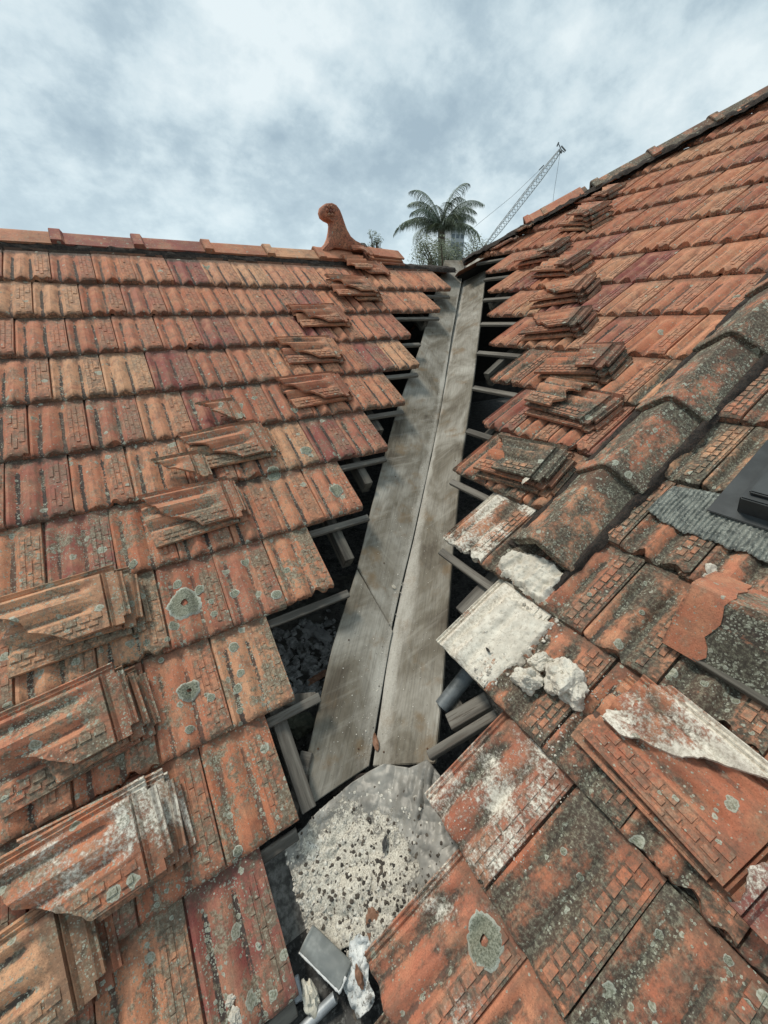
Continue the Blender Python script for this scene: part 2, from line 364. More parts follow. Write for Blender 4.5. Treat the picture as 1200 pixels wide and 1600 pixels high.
# ------------------------------------------------------------------ the tile
W = 0.6340056*G                      # cover width on the left slope
WRr = 0.6144178*G
LEN = 0.408
LIFT = 0.034
def sm(a, b, x):
    t = max(0, min(1, (x-a)/(b-a))); return t*t*(3-2*t)
def panf(x, y):
    """0..1 depth of the two pans"""
    xn = x/W
    top = 1 - sm(0.27, 0.335, y)
    nar = 1 + 0.15*sm(0.2, 0.0, y)
    d = 0
    for c, hw in ((0.17 - 0.012*sm(.3, 0, y), 0.125*nar), (0.545 + 0.0*y, 0.115*nar)):
        q = abs(xn-c)/hw
        if q < 1: d = max(d, 0.5+0.5*math.cos(math.pi*q))
    return d, top
def prof(x, y):
    xn = x/W
    if x < -0.001:                    # side interlock: two little ribs
        r_ = 0.008*max(0, 1-abs(x+0.0235)/0.0045) + 0.007*max(0, 1-abs(x+0.0115)/0.0045)
        return -0.018 + r_
    d, top = panf(x, y)
    z = -0.0185*d*top
    if xn < 0.05: z -= 0.002 + 0.004*(1-xn/0.05)**2
    if 0.27 < xn < 0.46:              # the tongue between the pans
        q = abs(xn-0.365)/0.095
        z += 0.0085*(1-q)**1.4*(1-sm(0.26, 0.32, y))
    if 0.645 < xn < 0.70: z += -0.0015
    if xn > 0.985: z -= 0.003
    z -= 0.012*(max(0, 0.026-y)/0.026)**2
    if y > 0.345:                     # head: rails and water channel
        if -0.0 < x < W*0.985:
            yy = y-0.345
            rail = max(0, 1-abs(yy-0.008)/0.006) + max(0, 1-abs(yy-0.050)/0.007)
            z = -0.014 + 0.012*min(1, rail*1.6)
    return z
XS = [-0.030,-0.0275,-0.0235,-0.0195,-0.0160,-0.0115,-0.0070,-0.002,0.0005] + [W*q for q in (0.02,0.05,0.09,0.13,0.17,0.21,0.25,0.285,0.32,0.35,0.365,0.38,0.41,0.445,0.49,0.53,0.57,0.61,0.645,0.665,0.72,0.80,0.88,0.955,0.985,1.0)]
YS = [0,0.008,0.020,0.05,0.10,0.16,0.22,0.27,0.30,0.325,0.344,0.346,0.353,0.360,0.362,0.385,0.388,0.395,0.402,0.408]
def tile_mesh(name, y0=None, y1=None, x0=-0.030, x1=None, seed=0, bricks=True, fine=False, warp=0.0, notch=True, dense=1, nose=False):
    """a whole tile, or a broken one bounded by the jagged edges y0(x) and y1(x)"""
    rnd = random.Random(seed); x1 = W if x1 is None else x1
    xs = [x for x in XS if x0 < x < x1]; xs = [x0]+xs+[x1]
    if dense > 1:
        xs2 = []
        for a_, b_ in zip(xs, xs[1:]):
            k = max(1, int(math.ceil((b_-a_)/0.0055))); xs2 += [a_+(b_-a_)*i/k for i in range(k)]
        xs = xs2+[x1]
    yf0 = y0 or (lambda x: 0.0025*noise.noise((x*30, seed*3.3, 0)))
    yf1 = y1 or (lambda x: LEN)
    xs = [x if x < W*.97 else min(x, W*0.972) if x < W*.99 else W*0.978 for x in xs]
    nx = len(xs); V = []; F = []; pan = []; br = []
    cols = []
    for x in xs:
        a_, b_ = yf0(x), yf1(x)
        if b_ < a_+0.006: b_ = a_+0.006
        ys = []
        for y in YS:                                          # keep the real stations inside, clamp those outside
            ys.append(min(max(y, a_), b_))
        ys[0] = a_; ys[-1] = b_
        cols.append(ys)
    ny = len(YS)
    def zt(x, y): return prof(x, y) + warp*noise.noise((x*9, y*6, seed)) + 0.0007*noise.noise((x*60, y*60, seed))
    for j in range(ny):
        for i, x in enumerate(xs):
            y = cols[i][j]; d, top = panf(x, y) if x > 0 else (0.5, 1)
            V.append((x, y, zt(x, y))); pan.append(d*top if y < 0.34 else (0.62 if prof(x, y) < -0.010 and x > 0 else 0.25)); br.append(0.0 if not (x > 0.66*W and y < .34) else 0.5)
    nb = len(V)
    broken = y0 is not None and not nose
    for j in range(ny):
        for i, x in enumerate(xs):
            y = cols[i][j]; z = zt(x, y) - 0.0125
            if not broken and x >= 0:
                if j <= 1: z = -0.037
                elif j == 2: z = -0.030
            V.append((x, y, z)); pan.append(0.1); br.append(0)
    def skip(i, j):
        if not notch: return False
        xm = (xs[i]+xs[i+1])/2; ym = YS[j]
        return (xm > W*0.86 and ym > 0.384) or (xm < 0.012 and ym > 0.384)
    full = set()
    for j in range(ny-1):
        for i in range(nx-1):
            if skip(i, j): continue
            a, b, c, d = j*nx+i, j*nx+i+1, (j+1)*nx+i+1, (j+1)*nx+i
            if (Vector(V[a])-Vector(V[d])).length < 1e-6 and (Vector(V[b])-Vector(V[c])).length < 1e-6: continue
            full.add((i, j))
    # columns with collapsed rows: boundary is wherever a neighbour is missing
    for (i, j) in full:
        a, b, c, d = j*nx+i, j*nx+i+1, (j+1)*nx+i+1, (j+1)*nx+i
        F.append((a, b, c, d)); F.append((d+nb, c+nb, b+nb, a+nb))
        for (di, dj, p, q) in ((-1,0,d,a),(1,0,b,c),(0,-1,a,b),(0,1,c,d)):
            if (i+di, j+dj) not in full: F.append((q, p, p+nb, q+nb))
    # embossed brickwork on the flat strip
    if bricks:
        def raised(xa, xb, ya, yb, hh):
            if yb > 0.335: return
            zz = [zt(xa, ya), zt(xb, ya), zt(xb, yb), zt(xa, yb)]
            for cx_, cy_ in ((xa, ya), (xb, ya), (xb, yb), (xa, yb)):
                if cy_ < yf0(cx_)+0.002 or cy_ > yf1(cx_)-0.002 or not (x0 < cx_ < x1): return
            b = len(V); e = 0.0012
            for (px, py, pz, eh) in ((xa,ya,zz[0],0),(xb,ya,zz[1],0),(xb,yb,zz[2],0),(xa,yb,zz[3],0)):
                V.append((px, py, pz-0.002)); pan.append(0.2); br.append(0.5)
            dz = rnd.uniform(-.0006, .0006)
            for (px, py, pz) in ((xa+e,ya+e,zz[0]),(xb-e,ya+e,zz[1]),(xb-e,yb-e,zz[2]),(xa+e,yb-e,zz[3])):
                V.append((px, py, pz+hh+dz)); pan.append(0.0); br.append(1.0)
            F.extend([(b+4,b+5,b+6,b+7),(b,b+1,b+5,b+4),(b+1,b+2,b+6,b+5),(b+2,b+3,b+7,b+6),(b+3,b,b+4,b+7)])
        if fine:
            for ci, (xa_, xb_) in enumerate(((.675,.745),(.765,.835),(.855,.95))):
                for k in range(5):
                    if rnd.random() < 0.06: continue
                    ya = 0.008+k*0.066+(.028 if ci % 2 else 0)
                    raised(W*xa_, W*xb_, ya, ya+0.0645, 0.0032)
        for k in range(0 if fine else 9):
            if rnd.random() < 0.07: continue
            ya = 0.016+k*0.0355
            raised(W*0.685+rnd.uniform(-.0008,.0008), W*0.785, ya, ya+0.0305, 0.0042)
        for k in range(0 if fine else 9):
            if rnd.random() < 0.07: continue
            ya = 0.004+k*0.0355
            if ya < 0.008: ya = 0.010
            raised(W*0.815, W*0.885, ya, ya+0.029 if k else ya+.02, 0.0040)
        for k in range(0 if fine else 3):
            raised(W*0.905, W*0.955, 0.008+k*0.108, 0.008+k*0.108+0.107, 0.0030)
    # merge the doubled vertices of clamped stations
    me = mesh(name, V, F, TILE, None, {'pan': pan, 'brick': br})
    bm = bmesh.new(); bm.from_mesh(me); bmesh.ops.remove_doubles(bm, verts=bm.verts, dist=1e-5)
    bmesh.ops.dissolve_degenerate(bm, dist=1e-6, edges=bm.edges)
    bm.to_mesh(me); bm.free()
    me.polygons.foreach_set('use_smooth', [True]*len(me.polygons)); me.set_sharp_from_angle(angle=R(38))
    return me
def jag(a, b, amp=0.02, seed=0, xa=-0.03, xb=None, bow=0.0):
    """jagged fracture running from y=a at x=xa to y=b at x=xb"""
    xb = W if xb is None else xb
    rj = random.Random(seed*13+1); kn = [rj.uniform(-1, 1)*amp*.8 for _ in range(7)]
    def f(x):
        t = (x-xa)/(xb-xa)
        i = min(int(t*6), 5) if t >= 0 else 0; q = t*6-i
        return a + (b-a)*t + bow*math.sin(math.pi*t) + kn[i]*(1-q)+kn[i+1]*q + amp*0.22*noise.noise((x*75, seed*7.7, 5)) + amp*.12*noise.noise((x*220, seed, 5))
    return f
VAR = [tile_mesh('roof_tile_%d' % k, seed=k, warp=0.0022, notch=False) for k in range(5)]
# chipped front corners
def chipped(sd, amt):
    return lambda x: 0.001+amt*max(0, noise.noise((x*26, sd*5.1, 2))-.12)+0.35*amt*max(0, noise.noise((x*90, sd*5.1, 7)))*(1 if noise.noise((x*26, sd*5.1, 2)) > .05 else .15)
VARL = [tile_mesh('roof_tile_fine_%d' % k, seed=k, warp=0.0022, notch=False, fine=True) for k in range(5)]
for q in range(3): VARL.append(tile_mesh('roof_tile_fine_%d' % (5+q), y0=chipped(q+2, .035), seed=9+q, warp=0.003, notch=False, nose=True, dense=2, fine=True))
for q in range(4): VAR.append(tile_mesh('roof_tile_%d' % (5+q), y0=chipped(q+2, .035), seed=9+q, warp=0.003, notch=False, nose=True, dense=2))

# ------------------------------------------------------------------ rows of the two slopes (units of G)
wL, wR = 0.6340056, 0.6144178
# row: (a_end, c, n): a_end of the last tile by the valley, c a joint seen n tiles away
LR = {}
for k, ue, idx in ((1,5.925,15.28),(2,4.888,13.11),(3,3.370,11.15),(4,3.002,10.02),(5,2.056,9.02),(6,1.118,7.97),(7,0.138,5.95),(8,-0.770,3.01),(9,-1.679,3.05),(10,-2.001,2.07),(11,-2.389,1),(12,-3.02,1),(13,-3.3,1)):
    n_ = max(1, round(idx)); c = ue - idx*wL; LR[k] = (ue, (ue-c)/n_ if k < 11 else wL)
RR = {}
for k, ve, idx in ((0,6.55,0),(1,5.295,6.38),(2,4.313,5.18),(3,3.366,1.12),(4,2.374,1.07),(5,1.453,0.0),(6,0.719,0.09),(7,0.377,1.03),(8,-0.460,2.35),(9,-1.452,1.28),(10,-2.413,1.21),(11,-2.82,0),(12,-3.13,0),(13,-3.4,0)):
    ww = wR if idx < 0.5 else wR*idx/round(idx)
    if abs(ww/wR-1) > 0.12: ww = wR*1.07
    RR[k] = (-ve, ww)
for k in range(-12, 0): RR[k] = (-9.0+0.5*(k % 2)*wR+ (0.13*k % 1)*.02, wR)
def sL(k): return 8.0-k
def sR(k): return 8.93195-k*1.01189
HIP0, HIPS = (2.09, 14.35), 1.165
def hip_s(v): return HIP0[1]-HIPS*(v-HIP0[0])
rnd = random.Random(5)
left = empty('tiled_roof_slope'); tag(left, 'left roof slope of orange terracotta tiles under the level ridge with the scroll finial', 'roof slope')
right = empty('tiled_roof_slope'); tag(right, 'right roof slope rising to the sloping hip and crossed by big capping tiles', 'roof slope')
LOG = []
def clip_tile(me, M, test_n, test_p, name):
    m2 = me.copy(); bm = bmesh.new(); bm.from_mesh(m2)
    Mi = M.inverted(); p = Mi @ test_p; n = (M.to_3x3().transposed() @ test_n)
    g = bm.verts[:]+bm.edges[:]+bm.faces[:]
    r_ = bmesh.ops.bisect_plane(bm, geom=g, dist=1e-6, plane_co=p, plane_no=n, clear_outer=True)
    bm.to_mesh(m2); bm.free(); m2.name = name; return m2
def lay(fr, rows, sf, side, parent, skipf=None):
    for k, (ae, w_) in rows.items():
        for i in range(0, 42):
            a = (ae-(i+1)*w_ if side == 'L' else ae+i*w_)*G
            s = sf(k)*G
            cs = [proj(fr.P(a+da, s+ds, 0.02)) for da in (0, w_*G) for ds in (0, G)]
            cs = [c for c in cs if c]
            if not cs: continue
            mx, Mx = min(c[0] for c in cs), max(c[0] for c in cs); my, My = min(c[1] for c in cs), max(c[1] for c in cs)
            if Mx < -130 or mx > 1330 or My < -50 or my > 1690: continue
            if mx < -3000 or Mx > 4000 : continue
            cm = proj(fr.P(a+w_*G/2, s+G/2, 0.02))
            if skipf and skipf(k, i, a/G, s/G, cm): continue
            vi = rnd.choice(VARL if side == 'L' or cm[1] < 560 else VAR)
            jr = R(rnd.uniform(-.55, .55)); 
            M = fr.M(a+rnd.uniform(-.0015,.0015), s+rnd.uniform(-.004,.004), LIFT+rnd.uniform(-.0015,.003), jr, -math.atan(LIFT/G)+R(rnd.uniform(-.25,.25)), R(rnd.uniform(-.5,.5)))
            M = M @ Matrix.Diagonal((w_*G/W, 1, 1, 1))
            me = vi
            if side == 'R':
                vmid = -(a/G+w_/2)
                if s/G > hip_s(vmid)-0.1: continue
                if s/G+1.25 > hip_s(-(a/G))-0.25:
                    p0 = fr.P(-HIP0[0]*G, HIP0[1]*G-.06*G, 0); dirv = (fr.ex + fr.ey*HIPS).normalized()
                    nn_ = dirv.cross(fr.ez); nn_ = nn_ if nn_.dot(fr.ey) > 0 else -nn_
                    me = clip_tile(vi, M, nn_, p0, 'roof_tile_cut')
            o = ob('roof_tile', me, parent, M)
            # weathering by place
            x, y = cm
            if side == 'L':
                far = max(0, min(1, (900-y)/500))
                col = (rnd.uniform(.65, 1.25), min(1, max(0.03, 0.10+0.75*(1-far)*rnd.uniform(.5,1.3))), 0.0 if rnd.random() < .85 else rnd.uniform(.1,.3), 0)
                if y > 850 : col = (rnd.uniform(.5,.9), rnd.uniform(.8,1.0), rnd.uniform(.0,.25), rnd.uniform(0,.12))
            else:
                v_ = -(a/G+w_/2)
                if v_ < -1.6 or y > 950: col = (rnd.uniform(.5,.9), rnd.uniform(.3,.6), rnd.uniform(.50,.72), rnd.uniform(0,.12))
                elif y > 560: col = (rnd.uniform(.5,1), rnd.uniform(.1,.4), rnd.uniform(.22,.5), 0)
                else: col = (rnd.uniform(.2,.85), rnd.uniform(.05,.3), rnd.uniform(.0,.16), 0)
            o.color = col
            LOG.append((side, k, i, o))
SKY_A = 0
def skipR(k, i, a, s, c):
    if k in (4, 5, 6) and c[0] > 1205 and c[1] > 610: return True
    return False
lay(FL, LR, sL, 'L', left)
lay(FR, RR, sR, 'R', right)
TL_ = {(s, k, i): o for s, k, i, o in LOG}
def setcol(key, col):
    if key in TL_: TL_[key].color = col
setcol(('R', 9, 0), (.6, .1, .35, .82)); setcol(('R', 8, 0), (.6, .1, .5, .60)); setcol(('R', 8, 1), (.6,.1,.7,.20))
setcol(('R', 10, 0), (.6, .1, .40, .50)); setcol(('R', 9, 1), (.7, .2, .6, .33)); setcol(('R', 11, 0), (.6, .3, .40, .52))
setcol(('R', 10, 1), (.5, .25, .55, .1)); setcol(('R', 7, 0), (.7,.2,.45,.15)); setcol(('R', 11, 1), (.5, .2, .45, .1))

def surf(side, a, s):
    """height above the slope plane of the tile surface at (a, s), in metres"""
    rows, sf = (LR, sL) if side == 'L' else (RR, sR)
    k = math.floor((sf(0)*G - s)/((sf(0)-sf(1))*G)) + 1
    if k not in rows: return LIFT
    ae, w_ = rows[k]; y = s - sf(k)*G
    x = ((a/G-ae) % w_)/w_*W
    return LIFT*(1-y/G) + prof(x, y)

# ------------------------------------------------------------------ ridge and hip cappings
def cap_mesh(name, length, half=0.125, rise=0.085, thick=0.014, collar=0.055, ctk=0.016, topr=0.18, seed=0, flange=0.0, y0=None, y1=None, collar_at=0, dark_side=0):
    """angular capping tile along local +y, apex up, with a raised collar at y=0 end"""
    n = 8; prof_ = []
    pts = []
    for i in range(-n, n+1):
        q = i/n; x = q*half
        z = rise*(1-abs(q)) if abs(q) > topr else rise*(1-topr) + rise*topr*(1-(q/topr)**2)*0.55
        pts.append((x, z))
    ys = [0, 0.004, collar*0.55, collar, collar+0.012, length*0.4, length*0.7, length]
    V = []; F = []; pan = []
    np_ = len(pts)
    for layer in (0, 1):
        for y in ys:
            e = ctk*(1-sm(collar, collar+0.012, y))*(0.75+0.25*sm(0, 0.004, y))
            for (x, z) in pts:
                L = math.hypot(half, rise); nx_, nz = (rise/L*(1 if x > 0 else -1 if x < 0 else 0), half/L)
                off = e if layer == 0 else e*.0-thick
                yy = y
                if y0 and y < 0.001: yy = y0(x)
                if y1 and y > length-.001: yy = y1(x)
                zz = z + nz*off; xx = x + nx_*off
                wv = 0.0016*noise.noise((x*20, y*12, seed*3.1))
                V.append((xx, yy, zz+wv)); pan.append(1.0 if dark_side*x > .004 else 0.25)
    ny = len(ys); nb = ny*np_
    for j in range(ny-1):
        for i in range(np_-1):
            a, b, c, d = j*np_+i, j*np_+i+1, (j+1)*np_+i+1, (j+1)*np_+i
            F += [(a, b, c, d), (d+nb, c+nb, b+nb, a+nb)]
    for i in range(np_-1):
        F.append((i+1, i, i+nb, i+1+nb)); j = (ny-1)*np_; F.append((i+j, i+1+j, i+1+j+nb, i+j+nb))
    for j in range(ny-1):
        a, d = j*np_, (j+1)*np_; F.append((a, d, d+nb, a+nb)); a += np_-1; d += np_-1; F.append((d, a, a+nb, d+nb))
    return mesh(name, V, F, TILE, 32, {'pan': pan, 'brick': [0.0]*len(V)})
def frame_mat(origin, ydir, up):
    y = ydir.normalized(); x = y.cross(up).normalized(); z = x.cross(y)
    M_ = Matrix((x, y, z)).transposed().to_4x4(); M_.translation = origin; return M_
def mortar_strip(name, fr_pts, mat, wid, hgt, parent, seed=0, step=0.03):
    """rough bedding mortar following a polyline; fr_pts are (point, side, up)"""
    V = []; F = []
    (p0, sd, up), (p1, _, _) = fr_pts
    n_ = max(2, int((p1-p0).length/step)); m_ = 6
    for i in range(n_+1):
        p = p0.lerp(p1, i/n_)
        for j in range(m_+1):
            t = j/m_; q = p + sd*(wid*(t-0.5)) + up*(hgt*math.sin(math.pi*t))
            d = 0.014*fbm((q.x*22, q.y*22, q.z*22+seed)); V.append(q + up*d + sd*d*0.7)
    for i in range(n_):
        for j in range(m_):
            a = i*(m_+1)+j; F.append((a, a+1, a+m_+2, a+m_+1))
    return ob(name, mesh(name, V, F, mat, 50), parent)

# left ridge: runs along +X; the caps point their collar towards -X
s_r = 8.60
ridge_p = FL.P(0, s_r*G, 0)
RID = Vector((0, 2.488, 1.525))
capL = [cap_mesh('ridge_tile_%d' % i, 0.47, 0.125, 0.084, collar=0.06, ctk=0.024, seed=i) for i in range(3)]
# collar positions measured along the ridge
def ridge_x(px):                            # X where pixel column px crosses the ridge
    lo, hi = -20.0, 20.0
    for _ in range(50):
        mid = (lo+hi)/2; q = proj(RID+Vector((mid, 0, 0.08)))
        if q is None or q[0] < px: lo = mid
        else: hi = mid
    return (lo+hi)/2
cx_ = [ridge_x(p_) for p_ in (76, 204, 313, 409, 490)]
stepx = (cx_[4]-cx_[0])/4
xs_ = [cx_[0]-stepx*3, cx_[0]-stepx*2, cx_[0]-stepx]+cx_
for i, x in enumerate(xs_):
    nxt = xs_[i+1] if i+1 < len(xs_) else x+stepx
    o = ob('ridge_tile', capL[i % 3], left, frame_mat(RID+Vector((x, 0, rnd.uniform(-.004,.004))), Vector((1, rnd.uniform(-.012,.012), rnd.uniform(-.006,.006))), Vector((0,0,1))))
    o.color = (.25, .25, .0 if i % 2 else .12, 0)
xe = cx_[4]+stepx*1.0
mortar_strip('bedding_mortar', [(Vector((xs_[0], RID.y-0.112, RID.z-0.022)), Vector((0, -.75, -.65)), Vector((0,-.65,.75))), (Vector((ridge_x(700), RID.y-0.112, RID.z-0.022)), None, None)], MORTAR_DARK, 0.085, 0.016, left, 1)
mortar_strip('bedding_mortar', [(Vector((xs_[0], RID.y, RID.z-0.03)), Vector((0, -1, 0)), Vector((0,0,1))), (Vector((ridge_x(706), RID.y, RID.z-0.03)), None, None)], MORTAR_DARK, 0.2, 0.05, left, 3)

# hip of the right slope: rises towards the camera's right
hv0 = 6.55; 
def hipP(v, up=0.0): return FR.P(-v*G, hip_s(v)*G, 0) + Vector((0, 0, up))
hdir = (hipP(2.0)-hipP(6.0)).normalized()
hup = Vector((0,0,1)); hup = (hup - hdir*hup.dot(hdir)).normalized()
def hip_v(px):
    lo, hi = -2.0, 8.0
    for _ in range(50):
        mid = (lo+hi)/2; q = proj(hipP(mid, 0.10))
        if q is None or q[0] > px: lo = mid
        else: hi = mid
    return (lo+hi)/2
hcap = [cap_mesh('hip_tile_%d' % i, 0.50, 0.125, 0.085, collar=0.055, ctk=0.018, seed=10+i) for i in range(3)]
hv = [hip_v(p_) for p_ in (928, 1016, 1112)]
st_ = (hv[0]-hv[2])/2
hvs = [hv[0]+0.0] + [hv[1], hv[2], hv[2]-st_, hv[2]-2*st_, hv[2]-3*st_]
for i, v in enumerate([hv[0]+st_]+hvs):
    o = ob('hip_tile', hcap[i % 3], right, frame_mat(hipP(v, 0.035), hdir, hup)); o.color = (.9, .5, .62 if i else .5, 0)
    if i == 0: o.scale = (1, .8, 1)
sideh = hdir.cross(hup); sideh = sideh if sideh.dot(Vector((-1,-.2,0))) > 0 else -sideh
mortar_strip('bedding_mortar', [(hipP(7.0, 0.02)+sideh*.10, sideh, hup), (hipP(hv[2]-4*st_, .02)+sideh*.10, None, None)], MORTAR_DARK, 0.085, 0.035, right, 5)
mortar_strip('bedding_mortar', [(hipP(7.0, 0.0), sideh, hup), (hipP(hv[2]-4*st_, .0), None, None)], MORTAR_DARK, 0.2, 0.055, right, 6)

# the big capping running straight up the right slope
PV = -1.60
capR = [cap_mesh('capping_tile_%d' % i, 1.50*G, 0.128, 0.100, thick=0.020, collar=0.060, ctk=0.014, topr=0.10, seed=20+i) for i in range(4)]
for i, s in enumerate((1.30, 2.50, 3.70, 4.93, 6.15)):
    M_ = FR.M(-PV*G, s*G, 0.030, R((.8,-.5,.4,-.6,0)[i]), R(-1.8))
    o = ob('capping_tile', capR[i % 4], right, M_); o.color = (1.0, 1.0, (.52,.50,.55,.58,.5)[i], 0)
# dark bedding mortar along both flanks, pale mortar at the foot
mortar_strip('bedding_mortar', [(FR.P((-PV+0.37)*G, 1.05*G, .012), FR.ex, FR.ez), (FR.P((-PV+0.37)*G, 6.9*G, .012), None, None)], MORTAR_DARK, 0.046, 0.030, right, 9)
mortar_strip('bedding_mortar', [(FR.P((-PV-0.36)*G, 1.25*G, .004), FR.ex, FR.ez), (FR.P((-PV-0.36)*G, 6.9*G, .004), None, None)], MORTAR_DARK, 0.07, 0.028, right, 10)
mortar_strip('bedding_mortar', [(FR.P(-PV*G, 1.4*G, 0), FR.ex, FR.ez), (FR.P(-PV*G, 6.9*G, 0), None, None)], MORTAR_DARK, 0.17, 0.09, right, 11)

# ------------------------------------------------------------------ timber frame
frame = empty('roof_timbers'); tag(frame, 'exposed grey battens and rafters in the dark gaps beside the valley boards', 'roof timbers')
def beam(name, p0, p1, up, wdt, dep, mat, parent):
    """rectangular timber from p0 to p1, top face centred on the line"""
    y = (p1-p0); L = y.length; M_ = frame_mat(p0, y, up); rr = random.Random(int(L*1000))
    M2 = M_ @ Matrix.Rotation(math.pi/2, 4, 'Z')      # local x along the timber for the grain
    mb = MB(); mb.box(Matrix.Identity(4), 0, L, -wdt/2, wdt/2, -dep, 0)
    me = mesh(name, mb.v, mb.f, mat)
    bm = bmesh.new(); bm.from_mesh(me); bmesh.ops.bevel(bm, geom=bm.edges[:], offset=0.0022, segments=1, affect='EDGES'); bm.to_mesh(me); bm.free()
    return ob(name, me, parent, M2)
EDGE_L = [(486,1250),(480,1182),(520,1010),(558,889),(590,755),(620,640),(655,545),(695,406)]
EDGE_R = [(679,1192),(696,1000),(708,850),(722,710),(740,590),(752,490),(762,395)]
def board_plane_hit(fr, edge, s_world_z, h):
    """where a level line at this height meets the outer edge of the board (extended upward)"""
    pts_ = [fr.pt(x, y, h) for x, y in edge]
    for a_, b_ in zip(pts_, pts_[1:]):
        if (a_.z-s_world_z)*(b_.z-s_world_z) <= 0 and abs(a_.z-b_.z) > 1e-6:
            return a_.lerp(b_, (s_world_z-a_.z)/(b_.z-a_.z))
    return None
# battens along every course
NP = 0
VALH_L, VALH_R = -0.30*G, -0.50*G
crackA = FL.pt(579, 1195, VALH_L); crackB = FL.pt(729, 404, VALH_L)
vdir = (crackB-crackA).normalized()
for k in range(1, 12):
    a_e, w_ = LR[k]; s = (sL(k)-0.10)*G; h = -0.018
    # where the course meets the left board's outer edge
    z = FL.P(0, s, h).z; t = (z-crackA.z)/vdir.z; xv = (crackA+vdir*t).x - 1.12*G
    hp = board_plane_hit(FL, EDGE_L, FL.P(0, s, h).z, h)
    xv = hp.x-.004 if hp else a_e*G-.05
    if k >= 10: xv = a_e*G-.02

    beam('batten', FL.P(a_e*G-1.6, s, h), FL.P(max(xv, a_e*G-.02), s, h-0.006), FL.ez, 0.034, 0.020, TIMBER, frame)
for k in range(0, 11):
    a_e, w_ = RR[k]; s = (sR(k)-0.12)*G; h = -0.018
    z = FR.P(0, s, h).z; t = (z-crackA.z)/vdir.z; av = -(crackA+vdir*t).y + 1.22*G
    hp = board_plane_hit(FR, EDGE_R, FR.P(0, s, h).z, h)
    if k >= 9 or not hp: continue
    av = -hp.y+.004
    beam('batten', FR.P(a_e*G+1.3, s, h), FR.P(min(av, a_e*G-.02), s, h-0.006), FR.ez, 0.034, 0.020, TIMBER, frame)
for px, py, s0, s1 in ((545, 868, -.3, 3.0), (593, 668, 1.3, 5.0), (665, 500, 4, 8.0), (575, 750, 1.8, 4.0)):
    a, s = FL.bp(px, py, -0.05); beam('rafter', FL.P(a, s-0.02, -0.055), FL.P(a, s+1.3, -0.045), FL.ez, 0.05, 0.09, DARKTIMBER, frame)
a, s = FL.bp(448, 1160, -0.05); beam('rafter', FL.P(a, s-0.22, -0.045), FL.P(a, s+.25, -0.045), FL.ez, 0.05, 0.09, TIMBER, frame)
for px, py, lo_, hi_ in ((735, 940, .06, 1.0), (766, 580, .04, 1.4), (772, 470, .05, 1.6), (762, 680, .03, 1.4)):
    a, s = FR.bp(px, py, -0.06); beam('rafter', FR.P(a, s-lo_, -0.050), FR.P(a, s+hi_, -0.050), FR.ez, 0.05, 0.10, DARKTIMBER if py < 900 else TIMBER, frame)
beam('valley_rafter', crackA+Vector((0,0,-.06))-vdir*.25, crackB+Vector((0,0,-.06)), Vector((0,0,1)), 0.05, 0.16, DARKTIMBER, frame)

# ------------------------------------------------------------------ valley boards
valley = empty('valley_lining', tuple(crackA)); tag(valley, 'two long weathered grey boards forming a V valley between the roof slopes', 'valley boards')
def board(name, pix, fr, h, thick, edge_n=10, seed=0, lift=0):
    pts = []
    for i, (x, y) in enumerate(pix):
        pts.append(fr.pt(x, y, h)+fr.ez*lift)
    # refine every edge with slight wobble
    out = []
    for i in range(len(pts)):
        a, b = pts[i], pts[(i+1) % len(pts)]; n_ = max(1, int((b-a).length/0.08))
        for j in range(n_):
            q = a.lerp(b, j/n_)
            if j: q = q + (b-a).normalized().cross(fr.ez)*0.0022*noise.noise(q*14)
            out.append(q)
    yl = fr.ez.cross(vdir).normalized(); xl = yl.cross(fr.ez)
    M_ = Matrix((xl, yl, fr.ez)).transposed().to_4x4(); M_.translation = crackA + fr.ez*(out[0]-crackA).dot(fr.ez)
    Mi = M_.inverted(); loc = [Mi @ q for q in out]; n_ = len(loc)
    V = loc+[Vector((q.x, q.y, q.z-thick)) for q in loc]
    F = [tuple(range(n_))[::-1], tuple(range(n_, 2*n_))]+[(i, (i+1) % n_, (i+1) % n_+n_, i+n_) for i in range(n_)]
    me = mesh(name, V, F, BOARD); bm = bmesh.new(); bm.from_mesh(me)
    bmesh.ops.recalc_face_normals(bm, faces=bm.faces[:]); 
    ed = [e for e in bm.edges if len(e.link_faces) == 2 and e.calc_face_angle() > 1]
    bmesh.ops.bevel(bm, geom=ed, offset=0.003, segments=2, affect='EDGES')
    bm.to_mesh(me); bm.free()
    o = ob(name, me, None, M_); o.parent = valley; o.matrix_parent_inverse = Matrix.Translation(-crackA); return o
board('board', [(559, 886), (612, 982), (626, 920), (645, 843), (677, 698), (689, 638), (705, 530), (727, 407), (695, 406), (655, 545), (620, 640), (590, 755)], FL, VALH_L, 0.022)
board('board', [(480, 1182), (486, 1258), (577, 1197), (610, 1003), (614, 986), (558, 889), (520, 1010)], FL, VALH_L, 0.022)
board('board', [(582, 1197), (679, 1192), (690, 1085), (696, 1000), (702, 925), (708, 850), (716, 770), (722, 710), (740, 590), (752, 490), (762, 395), (727.5, 405), (705, 530), (689, 638), (677, 698), (646, 843), (626, 925), (609, 1003)], FR, VALH_R, 0.022)
nm = MB(); nm.tube([(0, 0, 0), (0, 0, .004)], .0035, 8); nme = mesh('nail', nm.v, nm.f, simple('rusty_nail', (.05,.03,.02), (.14,.07,.04), 60))
